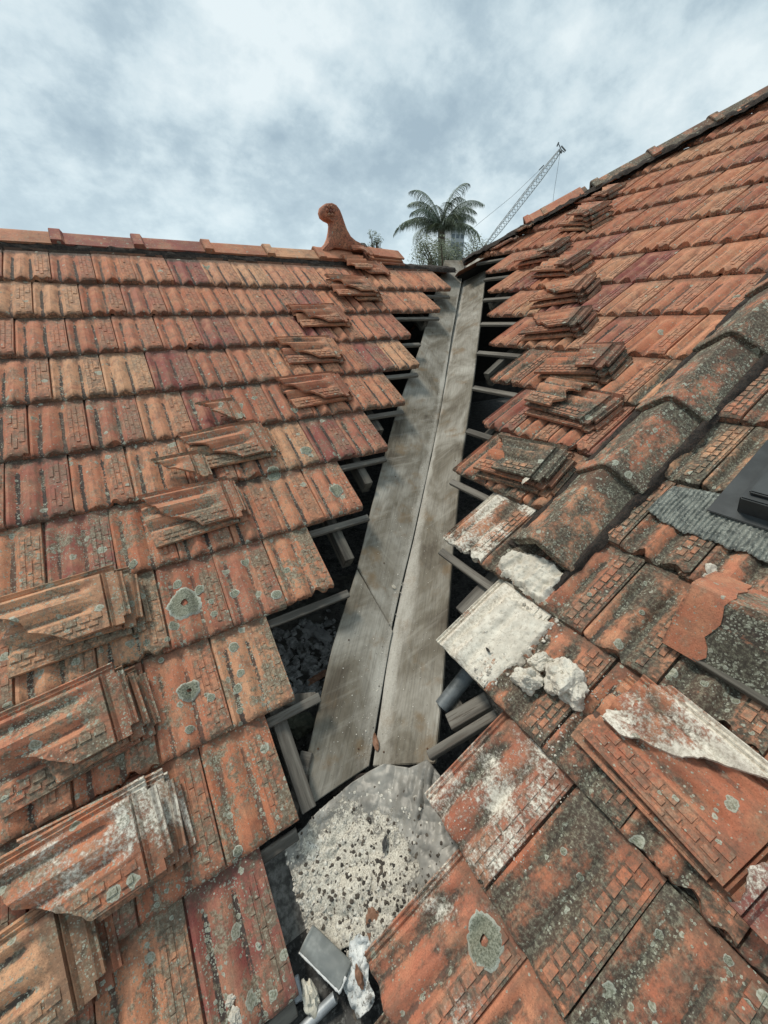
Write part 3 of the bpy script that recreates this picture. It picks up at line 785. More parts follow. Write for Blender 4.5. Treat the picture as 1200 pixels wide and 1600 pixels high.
for fr_, h_, pxs in ((FL, VALH_L, ((497,1170),(560,1170),(545,1000),(600,880),(618,745),(648,640),(676,520),(700,440))), (FR, VALH_R, ((600,1175),(668,1170),(684,1000),(700,840),(712,720),(728,600),(742,500)))):
    for x_, y_ in pxs:
        a_, s_ = fr_.bp(x_, y_, h_); o = ob('nail', nme, None, fr_.M(a_, s_, h_-.0015)); o.parent = valley; o.matrix_parent_inverse = Matrix.Translation(-crackA)
# ------------------------------------------------------------------ loose tiles stacked on the slopes
ORD = ['first', 'second', 'third', 'fourth', 'fifth', 'sixth', 'seventh', 'eighth', 'ninth', 'tenth']
def place_loose(fr, side, tail, head, level, me, label, group, dy=0, dx=0, rot=0, hh=None, col=None, tilt=0.0, base=0.040, flat=0.0, name='loose_tile'):
    """tile lying along the course, head to the right; tail/head are the pixels of its lower edge"""
    h = base + level*0.029
    a0, s0 = fr.bp(tail[0], tail[1], base); a1, s1 = fr.bp(head[0], head[1], base)
    ang = math.atan2(s1-s0, a1-a0) + R(rot)
    # local +y (length) -> direction ang ; local +x -> down the slope
    ux, uy = math.cos(ang), math.sin(ang)                # length direction
    vx, vy = uy, -ux                                     # width direction (down slope)
    oa = a1 - ux*(LEN-dy) - vx*(W-dx) ; os_ = s1 - uy*(LEN-dy) - vy*(W-dx)
    b = Matrix((fr.ex, fr.ey, fr.ez)).transposed()
    X = b @ Vector((vx, vy, 0)); Y = b @ Vector((ux, uy, 0)); Z = X.cross(Y)
    M_ = Matrix((X, Y, Z)).transposed().to_4x4(); M_.translation = fr.P(oa, os_, h+0.012)
    M_ = M_ @ Matrix.Translation((W, 0, 0)) @ Matrix.Rotation(flat, 4, 'Y') @ Matrix.Rotation(R(tilt), 4, 'X') @ Matrix.Translation((-W, 0, 0))
    o = ob(name, me, None, M_, col or (.5, .4, .2, 0)); tag(o, label, 'roof tile', group); return o
cnt = [100]
def broken(kind, seed):
    cnt[0] += 1; nm = 'loose_tile_mesh_%d' % cnt[0]
    if kind == 'whole': return tile_mesh(nm, y0=jag(0.004, 0.012, 0.006, seed), seed=seed, warp=.003, dense=2)
    if kind == 'diag': return tile_mesh(nm, y0=jag(0.0, 0.24, 0.022, seed, bow=-0.02), seed=seed, warp=.003, dense=2)
    if kind == 'diag2': return tile_mesh(nm, y0=jag(0.03, 0.17, 0.03, seed, bow=0.03), seed=seed, warp=.003, dense=2)
    if kind == 'half': return tile_mesh(nm, y0=jag(0.16, 0.26, 0.022, seed, bow=.02), seed=seed, warp=.003, dense=2)
    if kind == 'piece': return tile_mesh(nm, y0=jag(0.20, 0.345, 0.03, seed, xa=-.03, xb=.13), x0=-.03, x1=.135, seed=seed, dense=2)
    if kind == 'tailpiece': return tile_mesh(nm, y0=jag(0.01, 0.05, 0.03, seed), y1=jag(0.24, 0.20, 0.05, seed+3), seed=seed, dense=2)
left_stacks = [  # tail px, head px of the lower edge, kinds bottom to top, place
 ((556,427),(613,428),['diag2','tailpiece','piece'],'first stack below the scroll finial'),
 ((549,469),(601,470),['diag2','whole','diag'],'second stack down from the finial'),
 ((473,514),(553,509),['whole','diag'],'third stack down from the finial'),
 ((450,572),(543,566),['whole','diag'],'fourth stack down from the finial'),
 ((457,638),(557,624),['whole','diag'],'fifth stack down from the finial'),
 ((322,738),(440,711),['whole','diag','piece'],'sixth stack down from the finial'),
 ((247,855),(397,811),['whole','diag','piece'],'seventh stack down from the finial'),
 ((7,1060),(240,981),['whole','diag2','diag'],'buff stack at left picture edge'),
 ((-30,1299),(257,1143),['whole','diag2','diag'],'stack just below the buff one'),
 ((40,1520),(312,1338),['diag2','diag2','diag'],'white streaked stack at lower left'),
 ((20,1680),(196,1530),['whole','diag'],'stack cut off by the bottom left corner'),
]
LEVN = {0: 'bottom', 1: 'middle', 2: 'top'}
def lvl(i, n): return 'bottom' if i == 0 else ('top' if i == n-1 else 'middle')
KW = {'whole': 'nearly whole', 'diag': 'diagonally snapped', 'diag2': 'jagged broken', 'half': 'half', 'piece': 'triangular shard', 'tailpiece': 'short broken'}
rs = random.Random(77)
for si, (t_, h_, kinds, place) in enumerate(left_stacks):
    for j, kd in enumerate(kinds):
        white = 0
        col = (rs.uniform(.3,.7), rs.uniform(.5,.9), rs.uniform(.12,.42), 0)
        if si == 9: col = (.5,.8,.22,.52-.02*j)
        if si == 8: col = (.5,.9,.30,.40 if j == 1 else .28)
        if si == 7: col = (.4,.9,.24,.22)
        if si in (5, 6): col = (.4,.9,.22,.20)
        if si < 5: col = (rs.uniform(.2,.5), rs.uniform(.1,.4), rs.uniform(.0,.38), 0)
        dx = -0.012*j+rs.uniform(-.004,.004); dy = [0, .022, .045][j] if kd != 'piece' else .10
        if kd == 'piece': dx = -(0.16 if si in (5,) else .12)+.0
        if si == 6 and kd == 'piece': dx = -.17
        place_loose(FL, 'L', t_, h_, j*1.1, broken(kd, si*5+j+1), '%s %s tile, %s of its stack, in the %s' % ('orange' if si != 7 else 'buff', KW[kd], lvl(j, len(kinds)), place) if False else
                    '%s tile %s of the %s' % (KW[kd], {'bottom': 'at the bottom', 'middle': 'in the middle', 'top': 'on top'}[lvl(j, len(kinds))], place),
                    'loose tiles stacked on the left slope', dy=-dy, dx=dx, rot=rs.uniform(-2.5, 2.5), col=col, flat=-R(1.5), tilt=rs.uniform(-.4,.6))
right_stacks = [
 ((888,320),(948,312),['whole','half'],'highest right slope stack, touching the hip'),
 ((861,362),(922,360),['whole','whole','diag','diag2'],'second highest stack on right slope'),
 ((820,414),(872,405),['whole','whole','half'],'third stack down right slope'),
 ((833,432),(895,431),['whole','whole','half'],'fourth stack down right slope'),
 ((821,482),(918,470),['whole','whole','diag'],'fifth stack down right slope'),
 ((811,533),(912,525),['whole','whole','diag'],'sixth stack down right slope'),
 ((848,594),(956,597),['whole','whole','half'],'lichened seventh stack down right slope'),
 ((826,644),(928,677),['whole','whole','tailpiece'],'eighth stack down, beside the large cappings'),
 ((746,748),(862,778),['whole','whole','diag2'],'lowest right slope stack near the valley board'),
]
for si, (t_, h_, kinds, place) in enumerate(right_stacks):
    for j, kd in enumerate(kinds):
        if kd == 'whole' and kinds[0] == 'whole' and j == 1: kd2 = 'nearly whole'
        col = (rs.uniform(.4,.9), rs.uniform(.2,.6), rs.uniform(.1,.5) if si < 6 else rs.uniform(.3,.62), 0)
        lab = {'bottom': 'at the bottom', 'middle': 'in the middle', 'top': 'on top'}[lvl(j, len(kinds))]
        if len(kinds) == 4 and j == 1: lab = 'second from the bottom'
        if len(kinds) == 4 and j == 2: lab = 'third from the bottom'
        place_loose(FR, 'R', t_, h_, j*1.15, broken(kd, 60+si*5+j), '%s tile %s of the %s' % (KW[kd], lab, place),
                    'loose tiles stacked on the right slope', dy=-[0,.016,.032,.05][j], dx=-0.010*j+rs.uniform(-.006,.006), rot=rs.uniform(-3.5,3.5), col=col, flat=-R(6), tilt=rs.uniform(-.3,.8))
for j, (t_, h_, kd, lb) in enumerate((((772, 392), (812, 372), 'diag2', 'broken tile at the very foot of the right hip beside the valley top'), ((790, 380), (836, 357), 'half', 'half tile leaning along the foot of the right hip'))):
    place_loose(FR, 'R', t_, h_, .6+j, broken(kd, 140+j), lb, 'loose tiles stacked on the right slope', col=(.7,.3,.5,0), rot=8, flat=-R(8))
# the big near stack on the right
place_loose(FR, 'R', (905,1168), (1178,1462), 0, broken('whole', 201), 'reddish tile underneath the big broken tile at lower right', 'large tiles stacked at lower right', dy=-.02, col=(.6,.4,.25,.1), flat=-R(2))
place_loose(FR, 'R', (893,1136), (1182,1452), 1.1, tile_mesh('loose_tile_mesh_a', y0=jag(.005,.012,.008,4), seed=4, warp=.004, dense=2), 'broad cracked tile with white dusted channels at lower right', 'large tiles stacked at lower right', dy=-.0, col=(.4,.35,.25,.40), flat=-R(3))
place_loose(FR, 'R', (893,1136), (1182,1452), 2.0, tile_mesh('loose_tile_mesh_b', y0=jag(.04,.0,.03,8), y1=jag(.33,.07,.03,6,xb=.16), x1=.16, seed=6, warp=.004, dense=2), 'white dusted broken half lying on the broad cracked tile', 'large tiles stacked at lower right', dy=.012, dx=-.018, col=(.3,.2,.3,.66), flat=-R(3.5))
place_loose(FR, 'R', (960,1230), (1245,1535), 2.1, tile_mesh('loose_tile_mesh_c', y0=jag(.30,.33,.02,8), seed=7, warp=.003, dense=2), 'grey head end of a broken tile at the right picture edge', 'large tiles stacked at lower right', dy=-.03, col=(.3,.2,.3,.45), flat=-R(2))

for o_ in bpy.data.objects:                    # glaze of a few individual tiles
    l_ = o_.get('label', '')
    if l_.startswith('broad cracked tile') or l_.startswith('white dusted broken half'): o_.pass_index = 12
    if 'buff stack' in l_: o_.pass_index = 68
# ------------------------------------------------------------------ finial
def at_ridge(px, py):
    d = ray(px, py); t = (RID.y-CP.y)/d.y; return CP+d*t
fin = empty('roof_finial', tuple(at_ridge(530, 392))); tag(fin, 'terracotta scroll finial with a rosette standing at the end of the left ridge', 'finial')
out_px = [(497,393),(508,381),(512,372),(515,362),(516,352),(515,347),(508,345),(502,340),(499.5,332),(501,324),(507,319),(515,318.5),(522,322),(528,330),(532,340),(535,350),(539,361),(545,370),(553,377),(561,381),(566,392),(562,396),(545,394),(530,391),(515,389),(503,396)]
pts = [at_ridge(*q) for q in out_px]; org = at_ridge(530, 392)
mb = MB(); V = []; ns = len(pts); layers = [(-0.062, .75), (-0.055, .93), (-.03, 1.0), (.03, 1.0), (.055, .93), (.062, .75)]
spine = []
for q, p in zip(out_px, pts):
    # centre towards which each outline point shrinks: own side of the neck
    y = q[1]; c = (512, 332) if y < 346 else ((525, 355) if y < 366 else (531, 384)); spine.append(at_ridge(*c))
for off, k in layers:
    for p, c in zip(pts, spine): 
        g = 0.62 if False else 1
        q = c + (p-c)*k; V.append((q.x-org.x, off*(1.0 if p.z > org.z+.1 else 1.0), q.z-org.z))
F = []
for l in range(len(layers)-1):
    for i in range(ns):
        j = (i+1) % ns; F.append((l*ns+i, l*ns+j, (l+1)*ns+j, (l+1)*ns+i))
F += [tuple(range(ns))[::-1], tuple(range((len(layers)-1)*ns, len(layers)*ns))]
me = mesh('scroll', V, F, TILE, 50, {'pan': [0.2]*len(V), 'brick': [0.]*len(V)})
bm = bmesh.new(); bm.from_mesh(me); bmesh.ops.recalc_face_normals(bm, faces=bm.faces[:]); bmesh.ops.triangulate(bm, faces=[f for f in bm.faces if len(f.verts) > 4]); bm.to_mesh(me); bm.free()
o = ob('scroll', me, fin); o.color = (.1, .05, .05, 0)
hc = at_ridge(511.5, 332)-org
for i in range(7):
    mbp = MB(); ang = i*math.pi/3; rr_ = 0.030 if i < 6 else 0
    c = Vector((hc.x+math.cos(ang)*rr_, -0.064, hc.z+math.sin(ang)*rr_))
    bm = bmesh.new(); bmesh.ops.create_icosphere(bm, subdivisions=2, radius=0.0155)
    for v in bm.verts: v.co.y *= .8; v.co = v.co+c
    me = bpy.data.meshes.new('petal'); bm.to_mesh(me); bm.free(); me.materials.append(TILE)
    me.polygons.foreach_set('use_smooth', [True]*len(me.polygons))
    o = ob('petal', me, fin); o.color = (.3, .0, .2, 0)
sad = cap_mesh('saddle', 0.36, 0.135, 0.10, collar=0.02, ctk=.004, seed=31)
o = ob('saddle', sad, fin); o.matrix_parent_inverse = Matrix.Identity(4); o.matrix_basis = frame_mat(Vector((at_ridge(489,392).x-org.x, 0, RID.z+.014-org.z)), Vector((1,0,0)), Vector((0,0,1))); o.color = (.2,.1,.1,0)
# loose caps right of the finial
x0 = ridge_x(566)
for j, (px, dz, ln, y0_, lab, c_) in enumerate(((563, .0, .42, None, 'dark edged ridge cap at the bottom of the pile right of the finial', .25),
            (566, .026, .38, None, 'ridge cap in the middle of the pile right of the finial', .15), (572, .052, .36, jag(0.02,.0,.03,5,-.13,.13), 'clean orange ridge cap on top of the pile right of the finial', .0))):
    me = cap_mesh('loose_ridge_%d' % j, ln, .125, .085, collar=.05, ctk=.016 if j == 0 else .004, seed=40+j, y0=y0_)
    o = ob('loose_ridge_tile', me, None, frame_mat(Vector((ridge_x(px), RID.y-.01, RID.z+dz+.005)), Vector((1, .03*j, -.02)), Vector((0,0,1)))); o.color = (.3,.1,c_,0)
    tag(o, lab, 'ridge cap', 'loose ridge caps beside the finial')
# orange cap lying on the hip
M_ = frame_mat(hipP(hip_v(822), 0.05), hdir, hup)
o = ob('loose_ridge_tile', cap_mesh('loose_hip', 0.52, .12, .085, collar=.045, ctk=.012, seed=50), None, M_); o.color = (.15, .35, .0, 0)
tag(o, 'bright orange ridge cap lying at the lower end of the right hip', 'ridge cap')
# ridge cap lying at the right edge
a0, s0 = FR.bp(1036, 1000, .05); a1, s1 = FR.bp(1230, 1110, .05)
dirc = (FR.P(a1, s1, .0)-FR.P(a0, s0, .0)).normalized()
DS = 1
orgc = FR.P(a0, s0, 0.050) + FR.ey*0.13
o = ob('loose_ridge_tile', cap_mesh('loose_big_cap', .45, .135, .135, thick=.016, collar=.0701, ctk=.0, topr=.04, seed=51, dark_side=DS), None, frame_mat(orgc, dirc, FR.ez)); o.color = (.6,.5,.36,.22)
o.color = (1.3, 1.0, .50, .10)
tag(o, 'big angular ridge cap with lichen lying loose below the corrugated flashing', 'ridge cap')
o2 = ob('bare_collar', cap_mesh('bare_collar', .085, .139, .138, thick=.012, collar=.0101, ctk=.0, topr=.12, seed=52, y1=lambda x: .085+.03*noise.noise((x*30, 1, 1))), o); o2.matrix_basis = Matrix.Translation((0, -.004, .0025)); o2.pass_index = 52; o.pass_index = 56; o2.color = (.2, .3, .1, .30); o2['label'] = 'bare pinkish end of the ridge cap'
bt = beam('loose_batten', FR.P(a0+.05, s0+.02, .056), FR.P(a0+.75, s0+.0, .056), FR.ez, 0.05, 0.022, DARKTIMBER, None); tag(bt, 'dark strip of timber wedged under the loose angular ridge cap', 'timber strip')

# ------------------------------------------------------------------ skylight with corrugated apron
skl = empty('skylight'); tag(skl, 'charcoal skylight with a corrugated grey apron at the right edge', 'skylight')
ac, sc0 = FR.bp(1160, 775, .10)
def sbox(name, a0, a1, s0, s1, h0, h1, mat, bev=.004):
    mb = MB(); mb.box(Matrix.Identity(4), a0, a1, s0, s1, h0, h1); me = mesh(name, mb.v, mb.f, mat)
    bm = bmesh.new(); bm.from_mesh(me); bmesh.ops.bevel(bm, geom=bm.edges[:], offset=bev, segments=2, affect='EDGES'); bm.to_mesh(me); bm.free()
    return ob(name, me, skl, FR.M(0, 0, 0))
sbox('frame', ac, ac+.66, sc0-.02, sc0+.40, .02, .115, DARKMETAL)
sbox('cover', ac+.012, ac+.648, sc0+.0, sc0+.385, .116, .130, DARKMETAL)
sbox('glass', ac+.07, ac+.59, sc0+.06, sc0+.32, .131, .134, GLASS, .0005)
sbox('flashing', ac-.065, ac+.70, sc0-.05, sc0+.46, .040, .046, DARKMETAL, .002)
# corrugated apron
CORR = simple('dusty_corrugated_lead', (0.085,0.095,0.088), (0.21,0.225,0.20), 40, bump=.9, rough=.6, c3=(0.40,0.42,0.37))
pa = FR.bp(1052, 760, .03); pb = FR.bp(1010, 797, .03); pc = FR.bp(1260, 905, .03); pd = FR.bp(1290, 800, .03)
V = []; F = []; nx_, ny_ = 560, 14
for j in range(ny_+1):
    for i in range(nx_+1):
        u, t = i/nx_, j/ny_
        top_a, top_s = pa[0]+(pd[0]-pa[0])*u, pa[1]+(pd[1]-pa[1])*u
        bot_a, bot_s = pb[0]+(pc[0]-pb[0])*u, pb[1]+(pc[1]-pb[1])*u
        bot_s += .012*noise.noise((u*9, 3, 0))+.006*noise.noise((u*30, 1, 0)) - .02*math.sin(math.pi*min(1,u*1.6))
        a_ = bot_a+(top_a-bot_a)*t; s_ = bot_s+(top_s-bot_s)*t
        fold = .0046*math.sin(a_/0.0135*2*math.pi+.6*math.sin(s_*40)+1.2*noise.noise((a_*20, s_*10, 0)))*(.6+.6*noise.noise((a_*50, s_*60, 3)))*(1-.5*sm(.8,1,t))
        hh = .034 + fold + .008*noise.noise((a_*12, s_*10, 2))
        if t < .5: hh += .5*max(-.012, min(.006, surf('R', a_, s_)-.018))*(1-2*t)
        V.append(FR.P(a_, s_, hh))
for j in range(ny_):
    for i in range(nx_):
        a = j*(nx_+1)+i; F.append((a, a+1, a+nx_+2, a+nx_+1))
me = mesh('apron', V, F, CORR, 60); o = ob('apron', me, skl)
md = o.modifiers.new('thick', 'SOLIDIFY'); md.thickness = .0025

# ------------------------------------------------------------------ lichen crusts on the tiles
def crust(side, px, py, rad_px, parent, seed, hole=False):
    fr = FL if side == 'L' else FR
    a, s = fr.bp(px, py, .02); a2, s2 = fr.bp(px+rad_px, py, .02); rad = max(.008, math.hypot(a2-a, s2-s)*.93)
    V = []; F = []; pan = []; n_ = 48; m_ = 9
    for j in range(m_+1):
        for i in range(n_):
            th = 2*math.pi*i/n_; q = j/m_
            if hole: q = .2+.8*q
            rr_ = rad*q*(1+.20*noise.noise((math.cos(th)*1.4, math.sin(th)*1.4, seed))+.05*noise.noise((math.cos(th)*14, math.sin(th)*14, seed))+.10*noise.noise((math.cos(th)*6, math.sin(th)*6, seed)))
            aa, ss = a+rr_*math.cos(th), s+rr_*math.sin(th)
            z = surf(side, aa, ss)
            hh = .0035*(1-q**6)+(.0022 if rad < .03 else .005)*noise.noise((aa*260, ss*260, seed)) if j < m_ else -.002
            V.append(fr.P(aa, ss, z+(.0016 if rad < .03 else .0052*(1-q**8)+.0003)+hh*min(1, rad/.03))); pan.append(q)
    for j in range(m_):
        for i in range(n_):
            i2 = (i+1) % n_; F.append((j*n_+i, j*n_+i2, (j+1)*n_+i2, (j+1)*n_+i))
    if fr is FL or True: pass
    return ob('lichen', mesh('lichen', V, F, LICHEN, 60, {'pan': pan, 'brick': [0.]*len(V)}), parent)
rl = random.Random(3)
for i, (x, y, r_) in enumerate(((289,943,30),(277,912,9),(311,920,9),(272,978,9),(366,926,8),(428,740,13),(525,765,13),(295,1078,19),(365,1010,9),(376,1052,7),(371,1075,8),(372,634,9),(478,705,10),(383,875,8),(448,890,6),
        (330,1090,7),(432,930,9),(208,882,9),(52,650,8),(270,975,6),(230,1005,8),(330,940,5),(305,935,7),(322,413,7),(297,1140,7),(250,1030,5),(460,640,6),(398,620,5),(372,1330,8),(335,960,6),(482,890,6),(262,1000,5),(375,1110,6))):
    crust('L', x, y, r_, left, i, hole=(i in (0, 7)))
for i, (x, y, r_) in enumerate(((755,1470,34),(921,929,4),(1003,958,5),(1010,905,5),(1170,1575,10),(1140,1503,8),(1138,1522,6),(1030,1462,6),(880,1330,4),(1100,1070,7),(1150,1095,6),(1045,1060,5),(905,1370,5))):
    crust('R', x, y, r_, right, 50+i, hole=(i == 0))

# ------------------------------------------------------------------ mortar, stones, crumbs
def lump_mesh(name, rx, ry, rz, seed, mat, sub=3, rough=.35, facet=0.0):
    bm = bmesh.new(); bmesh.ops.create_icosphere(bm, subdivisions=sub, radius=1.0)
    for v in bm.verts:
        n_ = v.co.normalized(); d = 1+rough*fbm((n_.x*1.2+seed*5, n_.y*1.2, n_.z*1.2), 2)+rough*.34*fbm((n_.x*4.5, n_.y*4.5+seed, n_.z*4.5), 6)
        if facet: 
            c = noise.cell(Vector((n_.x*2.2+seed, n_.y*2.2, n_.z*2.2))); d *= 1-facet*c*.4
        v.co = Vector((n_.x*d*rx, n_.y*d*ry, max(-.35, n_.z*d)*rz))
    me = bpy.data.meshes.new(name); bm.to_mesh(me); bm.free(); me.materials.append(mat)
    me.polygons.foreach_set('use_smooth', [True]*len(me.polygons)); me.set_sharp_from_angle(angle=R(28))
    return me
def on_slope(side, px, py, extra=0.0):
    fr = FL if side == 'L' else FR; a, s = fr.bp(px, py, .03); return fr, a, s, surf(side, a, s)+extra
for (x, y, rx, ry, rz, rot, lab, sd_) in ((884,1064,.066,.056,.060,-50,'largest pale lump of broken mortar on the right tiles',1),(826,1064,.040,.036,.044,20,'smaller rounded lump of mortar left of the largest lump',2),
        (845,1035,.034,.028,.028,60,'small flat piece of mortar just above the two mortar lumps',3)):
    fr, a, s, h = on_slope('R', x, y, .010)
    M_ = fr.M(a, s, h, R(rot), R(3), R(-4)); o = ob('mortar_lump', lump_mesh('mortar_lump', rx, ry, rz, sd_, MORTAR_WHITE, 5, .42), None, M_); tag(o, lab, 'mortar lump', 'lumps of broken mortar')
for (x, y, rx, ry, rz, rot, lab, sd_, mt) in ((360,1562,.011,.009,.008,0,'small white pebble of mortar on the bottom left tile',6,MORTAR_WHITE),(368,1588,.013,.019,.010,10,'white mortar chip at the bottom edge of the left tiles',7,MORTAR_WHITE)):
    fr, a, s, h = on_slope('L', x, y, .004); o = ob('mortar_chip', lump_mesh('mortar_chip', rx, ry, rz, sd_, mt, 4, .4, .3), None, fr.M(a, s, h, R(rot))); tag(o, lab, 'mortar lump')
# crust of mortar spread on tiles (stuff that keeps the ribs covered)
def mortar_crust(name, side, poly, thick, parent, seed, mat=MORTAR_WHITE, res=.006, thr=-.1):
    """rough crust inside the pixel polygon, draped on the tiles"""
    fr = FL if side == 'L' else FR; P2 = [fr.bp(x, y, .03) for x, y in poly]
    amin, amax = min(p[0] for p in P2), max(p[0] for p in P2); smin, smax = min(p[1] for p in P2), max(p[1] for p in P2)
    def inside(a, s):
        c = False; n_ = len(P2)
        for i in range(n_):
            (x1, y1), (x2, y2) = P2[i], P2[i-1]
            if (y1 > s) != (y2 > s) and a < (x2-x1)*(s-y1)/(y2-y1)+x1: c = not c
        return c
    def dist(a, s):
        d = 9
        for i in range(len(P2)):
            p, q = Vector(P2[i]), Vector(P2[i-1]); v = Vector((a, s)); t = max(0, min(1, (v-p).dot(q-p)/(q-p).length_squared)); d = min(d, (v-(p+(q-p)*t)).length)
        return d
    nx_ = int((amax-amin)/res)+1; ny_ = int((smax-smin)/res)+1; V = []; idx = {}; F = []
    for j in range(ny_+1):
        for i in range(nx_+1):
            a, s = amin+i*res, smin+j*res
            ins = 1 if inside(a, s) else -1; d = dist(a, s)*ins
            e = d + .018*noise.noise((a*30, s*30, seed)) + .008*noise.noise((a*110, s*110, seed))
            if e < -.004: continue
            k = sm(-.004, .02, e); z = surf(side, a, s)
            flat_ = z*.45 + .55*(.020)
            hh = (flat_ + thick*k*(1.0+.7*fbm((a*40, s*40, seed), 5))) if k > 0 else z
            hh = (z-.004)*(1-k)+max(z+.001, hh)*k
            idx[(i, j)] = len(V); V.append(fr.P(a, s, hh))
    for (i, j), v0 in idx.items():
        q = [(i, j), (i+1, j), (i+1, j+1), (i, j+1)]
        if all(t in idx for t in q): F.append(tuple(idx[t] for t in q))
    return ob(name, mesh(name, V, F, mat, 60), parent)
c1 = mortar_crust('mortar_crust', 'R', [(700,1003),(790,925),(830,950),(850,965),(868,968),(845,995),(818,1030),(768,1072),(752,1070),(712,1025)], .007, right, 4, res=.0045)
c2 = mortar_crust('mortar_crust', 'R', [(768,885),(800,855),(850,865),(890,895),(880,915),(850,945),(828,935),(795,905)], .022, right, 8, res=.0045)
c3 = mortar_crust('mortar_crust', 'R', [(1095,878),(1112,872),(1126,880),(1118,900),(1100,900)], .010, right, 12, res=.004)
for c in (c1, c2, c3): c['kind'] = 'stuff'

def scatter(name, n, fpos, rmin, rmax, mat, label, cat, parent=None, seed=1, flat=.6, kind='stuff'):
    rr = random.Random(seed); base = []
    for k in range(6):
        bm = bmesh.new(); bmesh.ops.create_icosphere(bm, subdivisions=1, radius=1)
        for v in bm.verts: v.co *= 1+.5*noise.noise(v.co*1.3+Vector((k*7, 0, 0)))
        base.append(([v.co.copy() for v in bm.verts], [tuple(v.index for v in f.verts) for f in bm.faces])); bm.free()
    mb = MB()
    for _ in range(n):
        r_ = fpos(rr)
        if r_ is None: continue
        p, up = r_; q = rr.random()**2.2; sz = rmin+(rmax-rmin)*q
        vs, fs = rr.choice(base); rot = Matrix.Rotation(rr.uniform(0, 6.28), 3, up) @ Matrix.Rotation(rr.uniform(0, 1), 3, 'X')
        mb.add([p + (rot @ Vector((v.x, v.y*rr.uniform(.98,1.02), v.z*flat)))*sz + up*sz*.2 for v in vs], fs)
    o = mb.build(name, mat, parent); tag(o, label, cat, kind=kind); return o
def pick_poly(poly):
    xs = [p[0] for p in poly]; ys = [p[1] for p in poly]
    def f(rr):
        for _ in range(3000):
            x, y = rr.uniform(min(xs), max(xs)), rr.uniform(min(ys), max(ys)); c = False
            for i in range(len(poly)):
                (x1, y1), (x2, y2) = poly[i], poly[i-1]
                if (y1 > y) != (y2 > y) and x < (x2-x1)*(y-y1)/(y2-y1)+x1: c = not c
            if c: return x, y
    return f
def tiles_pos(side, poly):
    pk = pick_poly(poly)
    def f(rr):
        x, y = pk(rr); fr, a, s, h = on_slope(side, x, y); return fr.P(a, s, h), fr.ez
    return f
scatter('mortar_crumbs', 420, tiles_pos('R', [(770,925),(830,940),(870,960),(880,990),(840,1020),(780,1080),(740,1060)]), .001, .009, CRUMB, 'loose pale mortar crumbs beside the lumps on the right tiles', 'crumbs', seed=2)
scatter('mortar_crumbs', 260, tiles_pos('R', [(770,1070),(860,1180),(900,1170),(860,1060),(930,1040),(990,1080),(900,1130)]), .0008, .0045, CRUMB, 'fine mortar crumbs on the dark tiles below the lumps', 'crumbs', seed=3)
scatter('mortar_crumbs', 500, tiles_pos('R', [(680,1250),(790,1140),(900,1240),(800,1400),(760,1420)]), .0006, .0028, CRUMB, 'sandy mortar dust on the tile right of the lead sheet', 'crumbs', seed=4)

# ------------------------------------------------------------------ lead sheet at the foot of the valley
def vhit(px, py, hl, hr):
    d = ray(px, py); t1 = (hl-CP.dot(FL.ez))/d.dot(FL.ez); t2 = (hr-CP.dot(FR.ez))/d.dot(FR.ez)
    tt = min(t for t in (t1, t2) if t > 0); k = .03
    return CP+d*tt, t1, t2
HLs, HRs = -.22*G, -.42*G
# boundary: top edge, right edge, bottom edge, left edge (pixels)
top = [(447,1326),(498,1268),(552,1222),(602,1194),(640,1200),(668,1188),(702,1236)]
bot = [(478,1440),(505,1490),(545,1475),(585,1470),(660,1430),(745,1340)]
def lerp_line(L, u):
    q = u*(len(L)-1); i = min(int(q), len(L)-2); f_ = q-i; return (L[i][0]+(L[i+1][0]-L[i][0])*f_, L[i][1]+(L[i+1][1]-L[i][1])*f_)
V = []; F = []; nx_, ny_ = 150, 110; VG = []
upv = (FL.ez+FR.ez).normalized()
for j in range(ny_+1):
    for i in range(nx_+1):
        u, t = i/nx_, j/ny_; a_, b_ = lerp_line(top, u), lerp_line(bot, u)
        x = a_[0]+(b_[0]-a_[0])*t; y = a_[1]+(b_[1]-a_[1])*t
        x += 5*noise.noise((u*6, t*6, 1))*(1 if (i in (0, nx_) or j in (0, ny_)) else 0)
        p, t1, t2 = vhit(x, y, HLs, HRs)
        # soften the V
        k = .05; dlt = abs(t1-t2); p = p + upv*(.018*math.exp(-(dlt/k)**2))
        q = p*1.0
        cr = .012*fbm(q*9, 5) + .030*abs(noise.noise(q*9+Vector((3,1,0)))) + .012*abs(noise.noise(q*24)) + .004*abs(noise.noise(q*60))
        w_ = sm(.35, .9, u)*sm(.9, .3, t)
        cr += w_*.024*abs(noise.noise(((q.x+q.y)*8, (q.x-q.y)*26, 5)))
        heap = .010*math.exp(-((x-545)**2+(y-1400)**2)/3000.) 
        V.append(p+upv*(cr+heap)); VG.append((x, y))
for j in range(ny_):
    for i in range(nx_):
        a = j*(nx_+1)+i; F.append((a, a+1, a+nx_+2, a+nx_+1))
